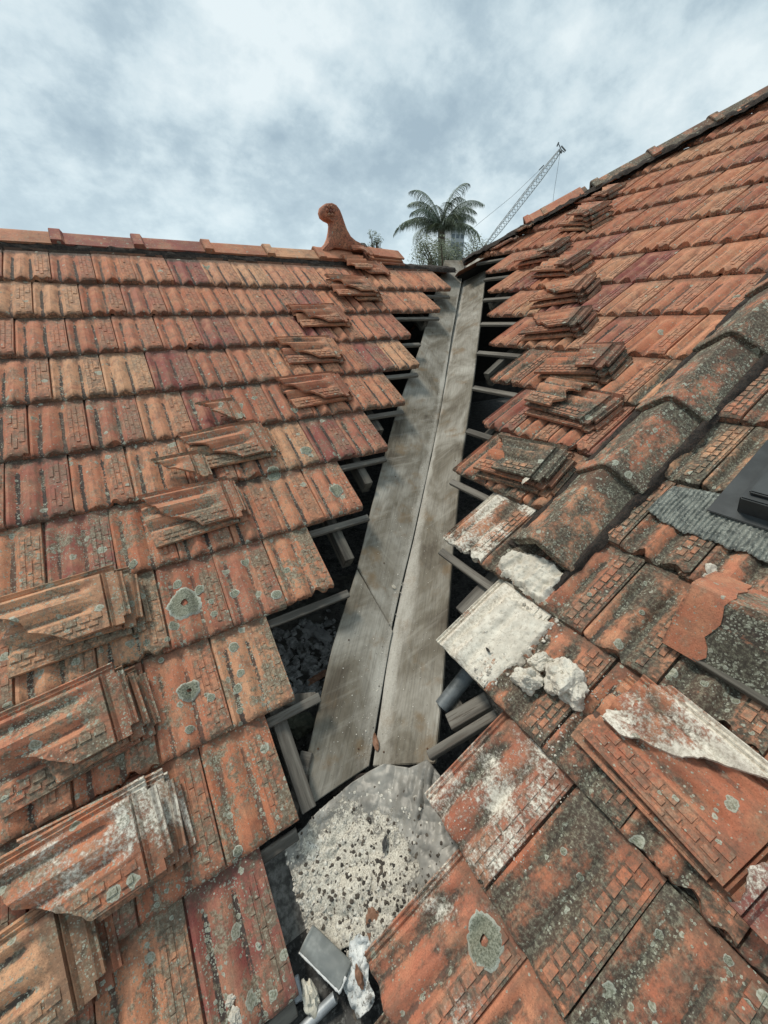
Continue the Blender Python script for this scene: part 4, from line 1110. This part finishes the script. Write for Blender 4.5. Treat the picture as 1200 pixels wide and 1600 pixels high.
def make_sheet_mat():
    mt, B, p = newmat('lead_with_lime_grit', 0.6)
    v = B.n('TexCoord').outputs['Object']; d = B.n('Attribute', attribute_name='pan').outputs['Fac']
    n = B.noise(v, 8, 7, 0.6); c = B.ramp(n, [(0.3, (0.15,0.143,0.128)), (0.5, (0.28,0.265,0.235)), (0.7, (0.43,0.41,0.365))])
    n2 = B.noise(v, 75, 7, 0.78); n3 = B.noise(v, 22, 6, 0.65)
    m = B.step(B.math('ADD', B.math('ADD', B.math('MULTIPLY', n2, 0.8), B.math('MULTIPLY', n3, 1.0)), B.math('MULTIPLY', B.math('SUBTRACT', d, 0.5), 0.62)), 0.86, 0.98)
    g = B.ramp(B.noise(v, 210, 6, 0.8), [(0.36, (0.09,0.075,0.06)), (0.44, (0.46,0.42,0.35)), (0.6, (0.74,0.70,0.60))])
    c = B.mix(m, c, g)
    setc(B, p, c, B.math('ADD', B.math('MULTIPLY', n2, m), B.math('MULTIPLY', n, .3)), 0.9, 0.004, B.rng(m, 0, 1, 0.48, 0.95))
    p.inputs['Metallic'].default_value = 0.1
    return mt
dd = [max(0, min(1, 1.2-math.hypot((x-553)/120, (y-1385)/150)**1.6)) for x, y in VG]
me = mesh('lead_sheet', V, F, make_sheet_mat(), 50, {'pan': dd}); sheet = ob('lead_sheet', me)
md = sheet.modifiers.new('thick', 'SOLIDIFY'); md.thickness = .003; md.offset = -1
tag(sheet, 'crumpled grey lead sheet strewn with lime grit at the foot of the valley', 'lead sheet')
# grit on the sheet
def sheet_pos(cx0, cy0, sx, sy):
    def f(rr):
        for _ in range(40):
            x, y = rr.gauss(cx0, sx), rr.gauss(cy0, sy)
            best = None
            k = rr.randrange(len(VG)); x, y = VG[k]
            w_ = math.exp(-(((x-cx0)/sx)**2+((y-cy0)/sy)**2)/2)
            if rr.random() < w_: return V_sheet[k], upv
    return f
V_sheet = [Vector(v) for v in V]
scatter('lime_grit', 1500, sheet_pos(548, 1372, 70, 82), .0008, .009, CRUMB, 'pale lime grit spread over the lead sheet', 'grit', seed=7)
scatter('dark_grit', 1100, sheet_pos(600, 1385, 60, 62), .0008, .0085, simple('dark_grit', (0.04,0.035,0.03), (0.11,0.09,0.07), 30), 'dark soil crumbs scattered in the lime grit on the lead sheet', 'grit', seed=8)
# crumbs on boards
def board_pos(poly, fr, h):
    pk = pick_poly(poly)
    def f(rr):
        x, y = pk(rr); return fr.pt(x, y, h), fr.ez
    return f
scatter('valley_crumbs', 160, board_pos([(560,1180),(575,1185),(640,860),(700,560),(690,560),(625,880)], FL, VALH_L), .0007, .0042, CRUMB, 'mortar crumbs lying along the centre joint of the valley boards', 'crumbs', seed=9)
scatter('valley_crumbs', 200, board_pos([(500,1170),(570,1190),(650,800),(590,800)], FL, VALH_L), .0005, .003, CRUMB, 'fine crumbs on the left valley board', 'crumbs', seed=10)
scatter('valley_crumbs', 170, board_pos([(590,1180),(675,1180),(700,800),(660,800)], FR, VALH_R), .0005, .003, CRUMB, 'fine crumbs on the right valley board', 'crumbs', seed=11)

# ------------------------------------------------------------------ leaves, shards, offcut, pipes
def leaf(name, p, up, length, wid, rot, mat, label, seed, curl=.25):
    V = []; F = []; n_, m_ = 12, 4
    for i in range(n_+1):
        t = i/n_; wv = wid*math.sin(math.pi*t**.8)**.8*(1+.35*noise.noise((t*9, seed, 0)))
        for j in range(-m_, m_+1):
            q = j/m_; V.append(((t-.5)*length, q*wv*.5, curl*wid*abs(q)**1.5*(.5+t)+.003*noise.noise((t*8, q*3, seed))+length*.08*math.sin(3*t)))
    c = 2*m_+1
    for i in range(n_):
        for j in range(c-1): a = i*c+j; F.append((a, a+c, a+c+1, a+1))
    me = mesh(name, V, F, mat, 60)
    x = up.orthogonal().normalized(); M_ = Matrix((x, up.cross(x), up)).transposed().to_4x4(); M_.translation = p+up*.002
    o = ob(name, me, None, M_ @ Matrix.Rotation(R(rot), 4, 'Z')); md = o.modifiers.new('thick', 'SOLIDIFY'); md.thickness = .0006
    tag(o, label, 'leaf'); return o
leaf('dry_leaf', FL.pt(614, 917, VALH_L), FL.ez, .032, .017, 60, LEAFPALE, 'small pale dry leaf halfway down the left valley board', 1)
leaf('dry_leaf', FR.pt(589, 1160, VALH_R), FR.ez, .066, .024, 25, LEAFBROWN, 'brown curled leaf on the board joint at the valley foot', 2)
leaf('dry_leaf', FR.pt(764, 1018, .026)+FR.ez*.010, FR.ez, .020, .009, 40, simple('black_leaf', (.02,.018,.016), (.05,.045,.04), 60), 'tiny black curled leaf on the mortar crust', 3)
a_, s_ = FR.bp(822, 752, .10); leaf('dry_leaf', FR.P(a_, s_, .100), FR.ez, .05, .02, 140, LEAFPALE, 'pale dry leaf tucked on the lowest stack near the valley board', 4)
# bits of tile on the sheet
for (x, y, rx, ry, rz, lab, mt, sd_) in ((528,1358,.013,.010,.004,'pinkish tile fragment in the lime grit',BRICKWALL,3),(602,1320,.020,.007,.004,'thin grey slate chip on the lead sheet creases',SOOT,5),(508,1418,.008,.006,.004,'small black chip at the left of the grit',SOOT,6),(585,1440,.030,.022,.006,'brown curled shard at the lower right of the lead sheet',LEAFBROWN,9)):
    p, _, _ = vhit(x, y, HLs, HRs); x_ = upv.orthogonal().normalized(); M_ = Matrix((x_, upv.cross(x_), upv)).transposed().to_4x4(); M_.translation = p+upv*.026
    o = ob('fragment', lump_mesh('fragment', rx, ry, rz, sd_, mt, 3, .5, .5), None, M_); tag(o, lab, 'fragment')

# curved metal offcut
p0 = vhit(470, 1488, HLs+.03, HRs+.03)[0]; p1 = vhit(530, 1548, HLs+.03, HRs+.03)[0]; p2 = vhit(497, 1450, HLs+.03, HRs+.03)[0]
ax = (p1-p0); wd_ = (p2-p0)
V = []; F = []; n_, m_ = 26, 18
nrm = ax.cross(wd_).normalized(); nrm = nrm if nrm.z > 0 else -nrm
Lx = ax.length; ux = ax.normalized(); uy = (vhit(560, 1515, HLs, HRs)[0]-p1); Ly = uy.length*1.0; uy = (uy-ux*uy.dot(ux)).normalized()
for j in range(m_+1):
    for i in range(n_+1):
        u, t = i/n_, j/m_; ang = (t-.5)*1.5
        V.append(ux*(u*Lx*1.02) + uy*(.5*Ly+math.sin(ang)*Ly*.72) + nrm*(.02*(math.cos(ang)-.73)*3.0*(Ly/.1) + .002*noise.noise((u*4, t*4, 0)) + (.006 if i in (0,) else 0)))
for j in range(m_):
    for i in range(n_):
        a = j*(n_+1)+i; F.append((a, a+1, a+n_+2, a+n_+1))
me = mesh('metal_offcut', V, F, GREYPLAST, 50); o = ob('metal_offcut', me); o.location = p0+nrm*.025
md = o.modifiers.new('thick', 'SOLIDIFY'); md.thickness = .003
tag(o, 'curved dark grey flashing offcut below the lead sheet', 'metal offcut')
pts_e = [p0+nrm*.025+Vector(V[j*(n_+1)])-nrm*.004 for j in range(m_+1)]
# white paint edge of the offcut: a bead along its left rim
mb = MB(); mb.tube([p0+nrm*.025+Vector(V[i])-nrm*.003 for i in range(n_+1)]+[p0+nrm*.025+Vector(V[j*(n_+1)+n_])-nrm*.003 for j in range(1, int(m_*.6))], [.0035+.003*abs(noise.noise((q*.9, 0, 0))) for q in range(n_+1+int(m_*.6)-1)], 6)
o2 = mb.build('white_rim', simple('dried_white_paint', (.55,.56,.55), (.74,.74,.72), 20), None, 60); o2.parent = o; o2.matrix_parent_inverse = Matrix.Translation(-(p0+nrm*.025))
# bluish crumpled membrane
V = []; F = []; nx_, ny_ = 40, 60
Lp = [(562,1458),(548,1470),(546,1500),(532,1532),(546,1562),(560,1590)]; Rp = [(576,1462),(580,1478),(576,1500),(576,1530),(586,1556),(582,1572)]
for j in range(ny_+1):
    for i in range(nx_+1):
        u, t = i/nx_, j/ny_; a_, b_ = lerp_line(Lp, t), lerp_line(Rp, t); x = a_[0]+(b_[0]-a_[0])*u; y = a_[1]+(b_[1]-a_[1])*u
        p = vhit(x, y, HLs+.02, HRs+.02)[0]
        V.append(p+upv*(.014*abs(noise.noise((p.x*26, p.y*26, 4)))+.010*fbm((p.x*50, p.y*50, 0), 3)+.012*math.sin(math.pi*u)))
for j in range(ny_):
    for i in range(nx_):
        a = j*(nx_+1)+i; F.append((a, a+1, a+nx_+2, a+nx_+1))
o = ob('membrane_scrap', mesh('membrane_scrap', V, F, BLUEWHITE, 60)); md = o.modifiers.new('thick', 'SOLIDIFY'); md.thickness = .003
tag(o, 'crumpled pale blue and white membrane scrap beside the grey offcut', 'membrane scrap')
scatter('mortar_crumbs', 160, lambda rr: (vhit(rr.gauss(568, 14), rr.gauss(1462, 16), HLs, HRs)[0]+upv*.02, upv), .002, .010, CRUMB, 'coarse pale crumbs between the lead sheet and the membrane scrap', 'crumbs', seed=12)
V = []; F = []; nx_, ny_ = 30, 30
Lp = [(530,1412),(522,1424),(528,1446)]; Rp = [(545,1405),(560,1420),(556,1444)]
for j in range(ny_+1):
    for i in range(nx_+1):
        u, t = i/nx_, j/ny_; a_, b_ = lerp_line(Lp, t), lerp_line(Rp, t); x = a_[0]+(b_[0]-a_[0])*u+4*noise.noise((u*5, t*5, 8)); y = a_[1]+(b_[1]-a_[1])*u+4*noise.noise((u*5, t*5, 2))
        p = vhit(x+12, y-8, HLs+.012, HRs+.012)[0]; V.append(p+upv*(.008*abs(noise.noise((p.x*40, p.y*40, 4)))+.008*math.sin(math.pi*u)))
for j in range(ny_):
    for i in range(nx_):
        a = j*(nx_+1)+i; F.append((a, a+1, a+nx_+2, a+nx_+1))
o = ob('membrane_scrap', mesh('membrane_scrap', V, F, BLUEWHITE, 60)); md = o.modifiers.new('thick', 'SOLIDIFY'); md.thickness = .002
tag(o, 'small torn pale scrap lying in the grit on the lead sheet', 'membrane scrap')
p = vhit(562, 1528, HLs+.05, HRs+.05)[0]; x_ = upv.orthogonal().normalized(); M_ = frame_mat(p, FL.ey, upv)
o = ob('fragment', lump_mesh('fragment', .009, .022, .008, 19, LEAFBROWN, 3, .35, .4), None, M_); tag(o, 'brown fragment resting on the pale membrane scrap', 'fragment')
# cream stone
p = vhit(486, 1558, HLs+.05, HRs+.05)[0]; x_ = upv.orthogonal().normalized(); M_ = frame_mat(p+upv*.01, FL.ey, FL.ez)
o = ob('stone', lump_mesh('stone', .019, .036, .02, 14, LIME, 4, .25, .55), None, M_); tag(o, 'cream angular stone in the gutter at the bottom of the picture', 'stone')
def pix_depth(x, y, dz): return vhit(x, y, HLs+dz, HRs+dz)[0]
def pipe(name, a, b, r_, mat, label, cat, dz=-.05, dz2=None):
    mb = MB(); mb.tube([pix_depth(a[0], a[1], dz), pix_depth(b[0], b[1], dz if dz2 is None else dz2)], r_, 16); o = mb.build(name, mat, None, 50); tag(o, label, cat); return o
pipe('metal_pipe', (524,1558), (440,1640), .013, ZINC, 'grey metal tube end at the bottom centre of the picture', 'pipe', .035)
bb = beam('metal_strip', pix_depth(480,1548,.03), pix_depth(400,1610,.03), upv, .018, .008, ZINC, None); tag(bb, 'flat grey metal strip left of the tube end', 'metal strip')
bb = beam('metal_strip', pix_depth(462,1525,.03), pix_depth(472,1565,.03), upv, .014, .008, ZINC, None); tag(bb, 'short upright metal strip beside the cream stone', 'metal strip')
scatter('gutter_litter', 300, lambda rr: (pix_depth(rr.gauss(450, 32), rr.gauss(1585, 25), -.02), upv), .004, .022, simple('leaf_litter', (.03,.028,.026), (.14,.12,.10), 30), 'dark leaf litter and slate bits in the gap at the bottom of the picture', 'litter', seed=13, flat=.25)

# packing behind the bottom left tiles: a mortar covered board
V = []; F = []
gut = beam('mortar_board', pix_depth(440,1330,-.05), pix_depth(500,1520,-.05), FL.ez, .16, .03, simple('mortar_grey', (.13,.125,.115), (.36,.35,.32), 40, bump=.8), None); tag(gut, 'grey mortar stained board between the lowest left tiles and the lead sheet', 'board')
# blocks under the foot of the boards
def blk(px, py, dz, sx, sy, sz, rot, mat, label, cat, name):
    p = pix_depth(px, py, dz); M_ = frame_mat(p, vdir, upv) @ Matrix.Rotation(R(rot), 4, 'Z'); mb = MB(); mb.box(Matrix.Identity(4), -sx/2, sx/2, -sy/2, sy/2, -sz, 0)
    me = mesh(name, mb.v, mb.f, mat); bm = bmesh.new(); bm.from_mesh(me); bmesh.ops.bevel(bm, geom=bm.edges[:], offset=.003, segments=1, affect='EDGES'); bm.to_mesh(me); bm.free()
    o = ob(name, me, None, M_); tag(o, label, cat); return o
blk(466, 1225, -.02, .045, .20, .05, 2, TIMBER, 'short grey timber block under the left valley board foot', 'timber block', 'timber_block')
blk(462, 1092, -.03, .04, .16, .04, -75, TIMBER, 'short timber crosspiece between left tiles and valley board', 'timber block', 'timber_block')
blk(560, 1222, -.03, .22, .05, .06, 20, MORTAR_DARK, 'dark rubble packing under the end of the valley boards', 'packing', 'packing')

# right cavity: ducts and offcuts beneath the tiles
def rp(px, py, h): return FR.pt(px, py, h)
for (a, b, r_, mat, lab) in (((690,1105),(745,1035),.030,BLUEPIPE,'dull blue grey duct in the gap right of the valley board'),((700,1225),(800,1150),.022,BLUEPIPE,'galvanised pipe just above the lead sheet on the right')):
    mb = MB(); mb.tube([rp(a[0], a[1], -.16), rp(b[0], b[1], -.16)], r_, 16); o = mb.build('duct', mat, None, 50); tag(o, lab, 'duct')
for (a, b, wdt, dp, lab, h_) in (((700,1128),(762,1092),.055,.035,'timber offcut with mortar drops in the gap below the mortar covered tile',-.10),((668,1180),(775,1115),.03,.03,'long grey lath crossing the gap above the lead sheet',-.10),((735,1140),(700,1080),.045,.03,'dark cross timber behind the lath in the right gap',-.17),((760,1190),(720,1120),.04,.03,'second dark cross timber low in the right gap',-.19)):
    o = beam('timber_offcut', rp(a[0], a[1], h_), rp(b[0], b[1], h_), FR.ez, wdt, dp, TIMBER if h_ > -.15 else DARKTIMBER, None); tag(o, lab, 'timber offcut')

# ------------------------------------------------------------------ inside the roof
ZC = -0.62
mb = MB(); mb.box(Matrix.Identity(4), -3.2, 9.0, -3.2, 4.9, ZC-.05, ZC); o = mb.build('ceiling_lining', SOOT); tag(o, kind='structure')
# walls of the house so the roof space is closed
def wall(name, x0, x1, y0, y1, z0, z1, lab):
    mb = MB(); mb.box(Matrix.Identity(4), x0, x1, y0, y1, z0, z1); o = mb.build(name, BRICKWALL); tag(o, lab, 'wall'); return o
zr = RID.z
GZ = -4.3
def flatpoly(name, pts, mat, **kw):
    return ob(name, mesh(name, pts, [tuple(range(len(pts)))], mat), kw.get('parent'))
# plain roof beyond what the picture shows, tile coloured, just below the tile line
PLAIN = simple('distant_tiles', (.30,.12,.075), (.42,.18,.10), 9, bump=.5)
hb = -.035
yb = RID.y
LIGHT_BLOCK = simple('light_block_sheet', (.012,.012,.012), (.03,.028,.026), 9, bump=.4)  # near-black sheet added to keep light out of the roof space
far_r = empty('back_roof_slopes'); tag(far_r, 'far slopes of the roof falling away behind the ridge and hip', 'roof slope')
zt = RID.z-.02
top_v = hipP(-1.5)
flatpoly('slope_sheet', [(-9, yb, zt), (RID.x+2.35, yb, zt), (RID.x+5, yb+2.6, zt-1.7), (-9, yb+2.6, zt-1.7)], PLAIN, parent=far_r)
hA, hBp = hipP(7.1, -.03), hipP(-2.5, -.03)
flatpoly('light_blocker', [(-9, yb, zt-.04), (RID.x+2.35, yb, zt-.04), (RID.x+5, yb+2.6, zt-1.75), (-9, yb+2.6, zt-1.75)], LIGHT_BLOCK, parent=far_r)  # unseen dark sheets added under the back slopes to darken the cavity
flatpoly('light_blocker', [(hA.x, hA.y, hA.z-.04), (hBp.x, hBp.y, hBp.z-.04), (hBp.x, hA.y+2.6, hA.z-1.75), (hA.x, hA.y+2.6, hA.z-1.75)], LIGHT_BLOCK, parent=far_r)
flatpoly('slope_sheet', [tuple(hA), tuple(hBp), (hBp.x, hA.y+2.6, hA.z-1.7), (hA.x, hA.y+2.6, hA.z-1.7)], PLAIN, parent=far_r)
# outside the picture: left part of left slope; added light-blocking sheet under right slope
aL = FL.bp(-330, 900, 0)[0]
flatpoly('slope_sheet', [FL.P(-9, -4.5*G, hb), FL.P(-6.2*G, -4.5*G, hb), FL.P(-6.0*G, 8.5*G, hb), FL.P(-9, 8.5*G, hb)], PLAIN, parent=far_r)
flatpoly('slope_sheet', [FR.P(3.2*G, .5*G, -.10), FR.P(9.0, .5*G, -.10), FR.P(9.0, 22*G, -.10), FR.P(3.2*G, 14*G, -.10)], LIGHT_BLOCK, parent=far_r)
for (x0, x1, y0, y1, lab) in ((-9, -.9, -1.75, -1.6, 'brick house wall below the left slope eaves'), (-1.15, -1.0, -9, -1.6, 'brick house wall below the right slope eaves'), (-9, 9.2, yb+2.5, yb+2.65, 'rear brick house wall'), (9.0, 9.15, -9, yb+2.4, 'far side brick house wall')):
    wall('house_wall', x0, x1, y0, y1, GZ, -1.35 if x1 < 0 or y1 < 0 else RID.z-1.55, lab)
flatpoly('light_blocker', [(-9, yb+2.46, ZC-.2), (9.0, yb+2.46, ZC-.2), (9.0, yb+2.46, RID.z-1.5), (-9, yb+2.46, RID.z-1.5)], LIGHT_BLOCK, parent=far_r)  # unseen dark planes added inside the walls to blacken the gaps
flatpoly('light_blocker', [(8.96, -9, ZC-.2), (8.96, yb+2.4, ZC-.2), (8.96, yb+2.4, 3.4), (8.96, -9, 3.4)], LIGHT_BLOCK, parent=far_r)
# added dark sheets under the tiles keep stray light out further up the slopes
# rubble on the ceiling
def cav(poly, z, ):
    pk = pick_poly(poly)
    def f(rr):
        x, y = pk(rr); d = ray(x, y); t = (z-CP.z)/d.z; return CP+d*t, Vector((0,0,1))
    return f
ZR = ZC+.10
scatter('rubble', 260, cav([(425,990),(520,950),(535,985),(500,1090),(470,1100),(440,1060)], ZR), .010, .034, simple('grey_rubble', (.16,.16,.155), (.40,.40,.39), 20, bump=.7, c3=(.10,.10,.09)), 'heap of grey plaster rubble in the dark gap beside the left valley board', 'rubble', seed=20, flat=.5)
scatter('rubble', 500, cav([(415,975),(560,900),(540,1000),(510,1150),(440,1200)], ZR-.01), .003, .012, SOOT, 'fine dark rubble around the plaster heap', 'rubble', seed=21)
for k, (x, y, rx, ry, rz, rot, lab) in enumerate(((485,985,.05,.035,.03,20,'large grey plaster slab on top of the rubble heap'),(505,995,.04,.045,.03,70,'upright grey plaster slab at the right of the rubble heap'),(497,1058,.05,.016,.008,10,'rusty brown shard in the lower rubble'),(470,1135,.06,.05,.05,0,'dark mossy stone below the rubble heap'))):
    d = ray(x, y); p = CP+d*((ZR+.02-CP.z)/d.z)
    o = ob('rubble_chunk', lump_mesh('rubble_chunk', rx, ry, rz, 30+k, (SOOT, SOOT, LEAFBROWN, simple('mossy_stone', (.05,.055,.04), (.12,.12,.085), 20))[k] if k > 1 else simple('grey_plaster', (.22,.22,.215), (.36,.36,.35), 12), 3, .5, .5), None, Matrix.Translation(p) @ Matrix.Rotation(R(rot), 4, 'Z') @ Matrix.Rotation(R(25 if k == 1 else 8), 4, 'X')); tag(o, lab, 'rubble')
# heap base
V = []; F = []; n_ = 40
for j in range(n_+1):
    for i in range(n_+1):
        d = ray(390+180*i/n_, 900+330*j/n_); p = CP+d*((ZC-CP.z)/d.z); k = math.sin(math.pi*i/n_)*math.sin(math.pi*j/n_)
        V.append(p+Vector((0, 0, .10*min(1, 2*k)+.03*fbm(p*9)*k)))
for j in range(n_):
    for i in range(n_):
        a = j*(n_+1)+i; F.append((a, a+1, a+n_+2, a+n_+1))
o = ob('dust_heap', mesh('dust_heap', V, F, simple('attic_dust', (.05,.048,.042), (.13,.125,.11), 14, bump=1, bd=.02), 60)); tag(o, 'bank of grey attic dust under the plaster rubble', 'dust', kind='stuff')

# ------------------------------------------------------------------ ground and distance
mb = MB(); mb.box(Matrix.Identity(4), -1500, 1500, -1500, 1500, GZ-.3, GZ); o = mb.build('ground', GRASS); tag(o, kind='structure')
def far_at(px, py, dist):
    d = ray(px, py).normalized(); return CP+d*dist
# palm
crown = far_at(690, 356, 22.0)
palm = empty('palm_tree', (crown.x, crown.y, GZ)); tag(palm, 'feathery palm tree with arching fronds beyond the top of the valley', 'palm tree')
mb = MB(); mb.tube([(0.25*math.sin(i*.4), 0, i*(crown.z-GZ)/8) for i in range(9)], [.24-.01*i for i in range(9)], 10); mb.build('trunk', BARK, palm, 50)
rp_ = random.Random(12)
ch = crown.z-GZ
viewr = Vector((CR.x, CR.y, 0)).normalized(); viewf = Vector((CF.x, CF.y, 0)).normalized()
specs = []
for k in range(19):
    az = k*2.39996+rp_.uniform(-.2,.2); el = (.35, .8, 1.15)[k % 3]+rp_.uniform(-.15, .15); specs.append((az, el, rp_.uniform(1.9, 2.5)))
for az, el, Lf in specs:
    mb = MB(); hdir_ = Vector((math.cos(az), math.sin(az), 0)); p = Vector((.25*math.sin(3.2), 0, ch)); e = el; pts_ = []; n_ = 22
    for i in range(n_+1):
        pts_.append(p.copy()); p = p + (hdir_*math.cos(e)+Vector((0,0,1))*math.sin(e))*(Lf/n_); e -= 1.75/n_*(.3+1.4*i/n_)
    mb.tube(pts_, [.022*(1-i/(n_+2)) for i in range(n_+1)], 4)
    side = hdir_.cross(Vector((0,0,1)))
    for i in range(2, n_+1):
        for sg in (-1, 1):
            for kk in (0, .28, .55, .8):
                q = pts_[i]*(1-kk)+pts_[i-1]*kk
                ln = .52*math.sin(math.pi*min(1, (i-kk+1)/(n_+2))**.8)+.14; dn = rp_.uniform(.35, 1.15)
                d1 = (side*sg*.75+hdir_*.35+Vector((0,0,-1))*dn*.5).normalized(); d2 = (side*sg*.35+hdir_*.15+Vector((0,0,-1))*dn*1.3).normalized()
                m1_ = q+d1*ln*.5; m2_ = m1_+d2*ln*.55; wv = hdir_*.010
                mb.add([q-wv, q+wv, m1_+wv, m1_-wv, m2_], [(0,1,2,3),(3,2,4)])
    mb.build('frond', FROND, palm)
def bush(name, px0, px1, pytop, pybot, dist, n, label, cat, seed, leafsz=.07, mat=LEAF, trunk=True, needles=False):
    rr = random.Random(seed); c = far_at((px0+px1)/2, (pytop+pybot)/2, dist); sc_ = dist/FPX
    root = empty(name, (c.x, c.y, GZ)); tag(root, label, cat); rx, rz = (px1-px0)/2*sc_, (pybot-pytop)/2*sc_
    mb = MB(); bl = [(Vector((rr.uniform(-.8,.8)*rx, rr.uniform(-.6,.6)*rx, rr.uniform(-.7,.6)*rz)), rr.uniform(.22,.45)*min(rx, rz*1.6)) for _ in range(26)]
    for _ in range(n):
        b, r_ = rr.choice(bl); d = Vector((rr.gauss(0,1), rr.gauss(0,1), rr.gauss(0,1))).normalized()*r_*rr.random()**.4
        p = b+d+Vector((0,0,c.z-GZ)); q = Vector((rr.gauss(0,1), rr.gauss(0,1), rr.gauss(0,1))).normalized(); t_ = q.orthogonal().normalized(); s_ = leafsz*rr.uniform(.5,1.3)
        mb.add([p-t_*s_*.3, p+q*s_, p+t_*s_*.3, p-q*s_*.4], [(0,1,2,3)])
    mb.build('crown', mat, root)
    if trunk:
        mb = MB(); mb.tube([(0,0,0), (0,0,(c.z-GZ)*.6), (0.1,0,c.z-GZ)], [.14,.1,.05], 8); mb.build('trunk', BARK, root, 50)
        for k in range(9):
            b, r_ = bl[k]; mb = MB(); mb.tube([(0,0,(c.z-GZ)*.7), b*.5+Vector((0,0,(c.z-GZ)*.93)), b+Vector((0,0,c.z-GZ))], [.05,.03,.012], 5); mb.build('branch', BARK, root)
bush('leafy_tree', 655, 738, 378, 420, 15, 4200, 'grey green feathery tree below the palm at the valley top', 'tree', 1, .055)
bush('leafy_tree', 640, 700, 383, 425, 18, 3000, 'thin tree left of the feathery one behind the ridge end', 'tree', 2, .05)
bush('leafy_tree', 576, 596, 364, 392, 24, 700, 'small tree top peeping over the ridge right of the finial', 'tree', 4, .07)
bush('leafy_tree', 715, 765, 376, 420, 20, 2400, 'low tree behind the crane boom at the valley top', 'tree', 3, .06)
# tower block
tb = far_at(708, 395, 210); tt_ = far_at(708, 343, 210)
tow = empty('tower_block', (tb.x, tb.y, GZ)); tag(tow, 'distant pale high rise building seen through the palm fronds', 'building')
Ht = tt_.z-GZ; wid_ = 18*210/FPX; Mt = Matrix.Rotation(YAW-math.pi/2+.25, 4, 'Z')
mb = MB(); mb.box(Mt, -wid_/2, wid_/2, -4, 4, 0, Ht); mb.build('wall', CONCRETE, tow)
mb = MB(); mb.box(Mt, -wid_/2-.3, wid_/2+.3, -4.3, 4.3, Ht, Ht+.6); mb.build('roof', CONCRETE, tow)
wm_ = None
mb = MB(); mb.box(Matrix.Identity(4), -.75, .75, -.06, .06, 0, 1.5); wme = mesh('window', mb.v, mb.f, GLASS)
for fl in range(int(Ht/2.9)):
    for c in range(3):
        z_ = .8+fl*2.9
        if z_ < Ht-18: continue
        o = ob('window', wme, tow); o.matrix_local = Mt @ Matrix.Translation((-wid_/2+wid_*(c+.5)/3, -4.03, z_))
# crane
bA = far_at(752, 392, 160); bB = far_at(876, 233, 160)
base = Vector((bA.x, bA.y, GZ)); crane = empty('tower_crane', tuple(base)); tag(crane, 'pale lattice luffing crane boom rising to the right over the rooftops', 'crane')
def rel(p): return p-base
def lattice(p, q, wdt, r_, n, mat, name):
    d = (q-p).normalized(); s1 = d.cross(CF).normalized(); s2 = d.cross(s1); mb = MB(); cor = []
    for (i, j) in ((-1,-1),(1,-1),(0,1)): cor.append(s1*i*wdt/2+s2*j*wdt/2)
    taper = lambda t: min(1, .35+3*t, .45+3*(1-t))
    for c in cor: mb.tube([p.lerp(q, t/8)+c*taper(t/8) for t in range(9)], r_, 5)
    for k in range(n):
        for ci in range(3):
            c0, c1 = cor[ci], cor[(ci+1) % 3]; t0, t1 = k/n, (k+1)/n
            a0_, a1_ = (c0, c1) if k % 2 else (c1, c0)
            mb.tube([p.lerp(q, t0)+a0_*taper(t0), p.lerp(q, t1)+a1_*taper(t1)], r_*.6, 4, False)
    mb.build(name, mat, crane)
lattice(rel(bA), rel(bB), 1.9, .12, 34, GREYPAINT, 'boom')
lattice(rel(Vector((bA.x, bA.y, GZ))), rel(bA), 1.8, .14, 18, GREYPAINT, 'mast')
mb = MB(); mb.tube([rel(far_at(872, 223, 160)), rel(far_at(877, 234, 160)), rel(far_at(882, 238, 160))], .12, 5)
mb.tube([rel(far_at(870, 229, 160)), rel(far_at(873, 222, 160))], .2, 5); mb.tube([rel(far_at(877, 228, 160)), rel(far_at(884, 236, 160))], .2, 5); mb.tube([rel(far_at(873, 235, 160)), rel(far_at(878, 239, 160))], .25, 5); mb.build('jib_head', DARKSTEEL, crane)
mb = MB(); mb.tube([rel(far_at(875, 240, 160)), rel(far_at(865, 305, 160)), rel(far_at(862, 345, 160))], .05, 4); mb.build('hoist_cable', CABLE, crane)
mb = MB(); mb.tube([rel(far_at(848, 261, 160)), rel(far_at(800, 307, 160)), rel(far_at(753, 345, 160)), rel(far_at(735, 360, 160))], .06, 4); mb.build('stay_cable', CABLE, crane)
mb = MB(); mb.tube([rel(far_at(850, 258, 160)), rel(far_at(842, 266, 160))], .16, 5); mb.build('cable_joint', DARKSTEEL, crane)
print('objects', len(bpy.data.objects), 'tiles', len(LOG), sum(1 for l in LOG if l[0] == 'L'))
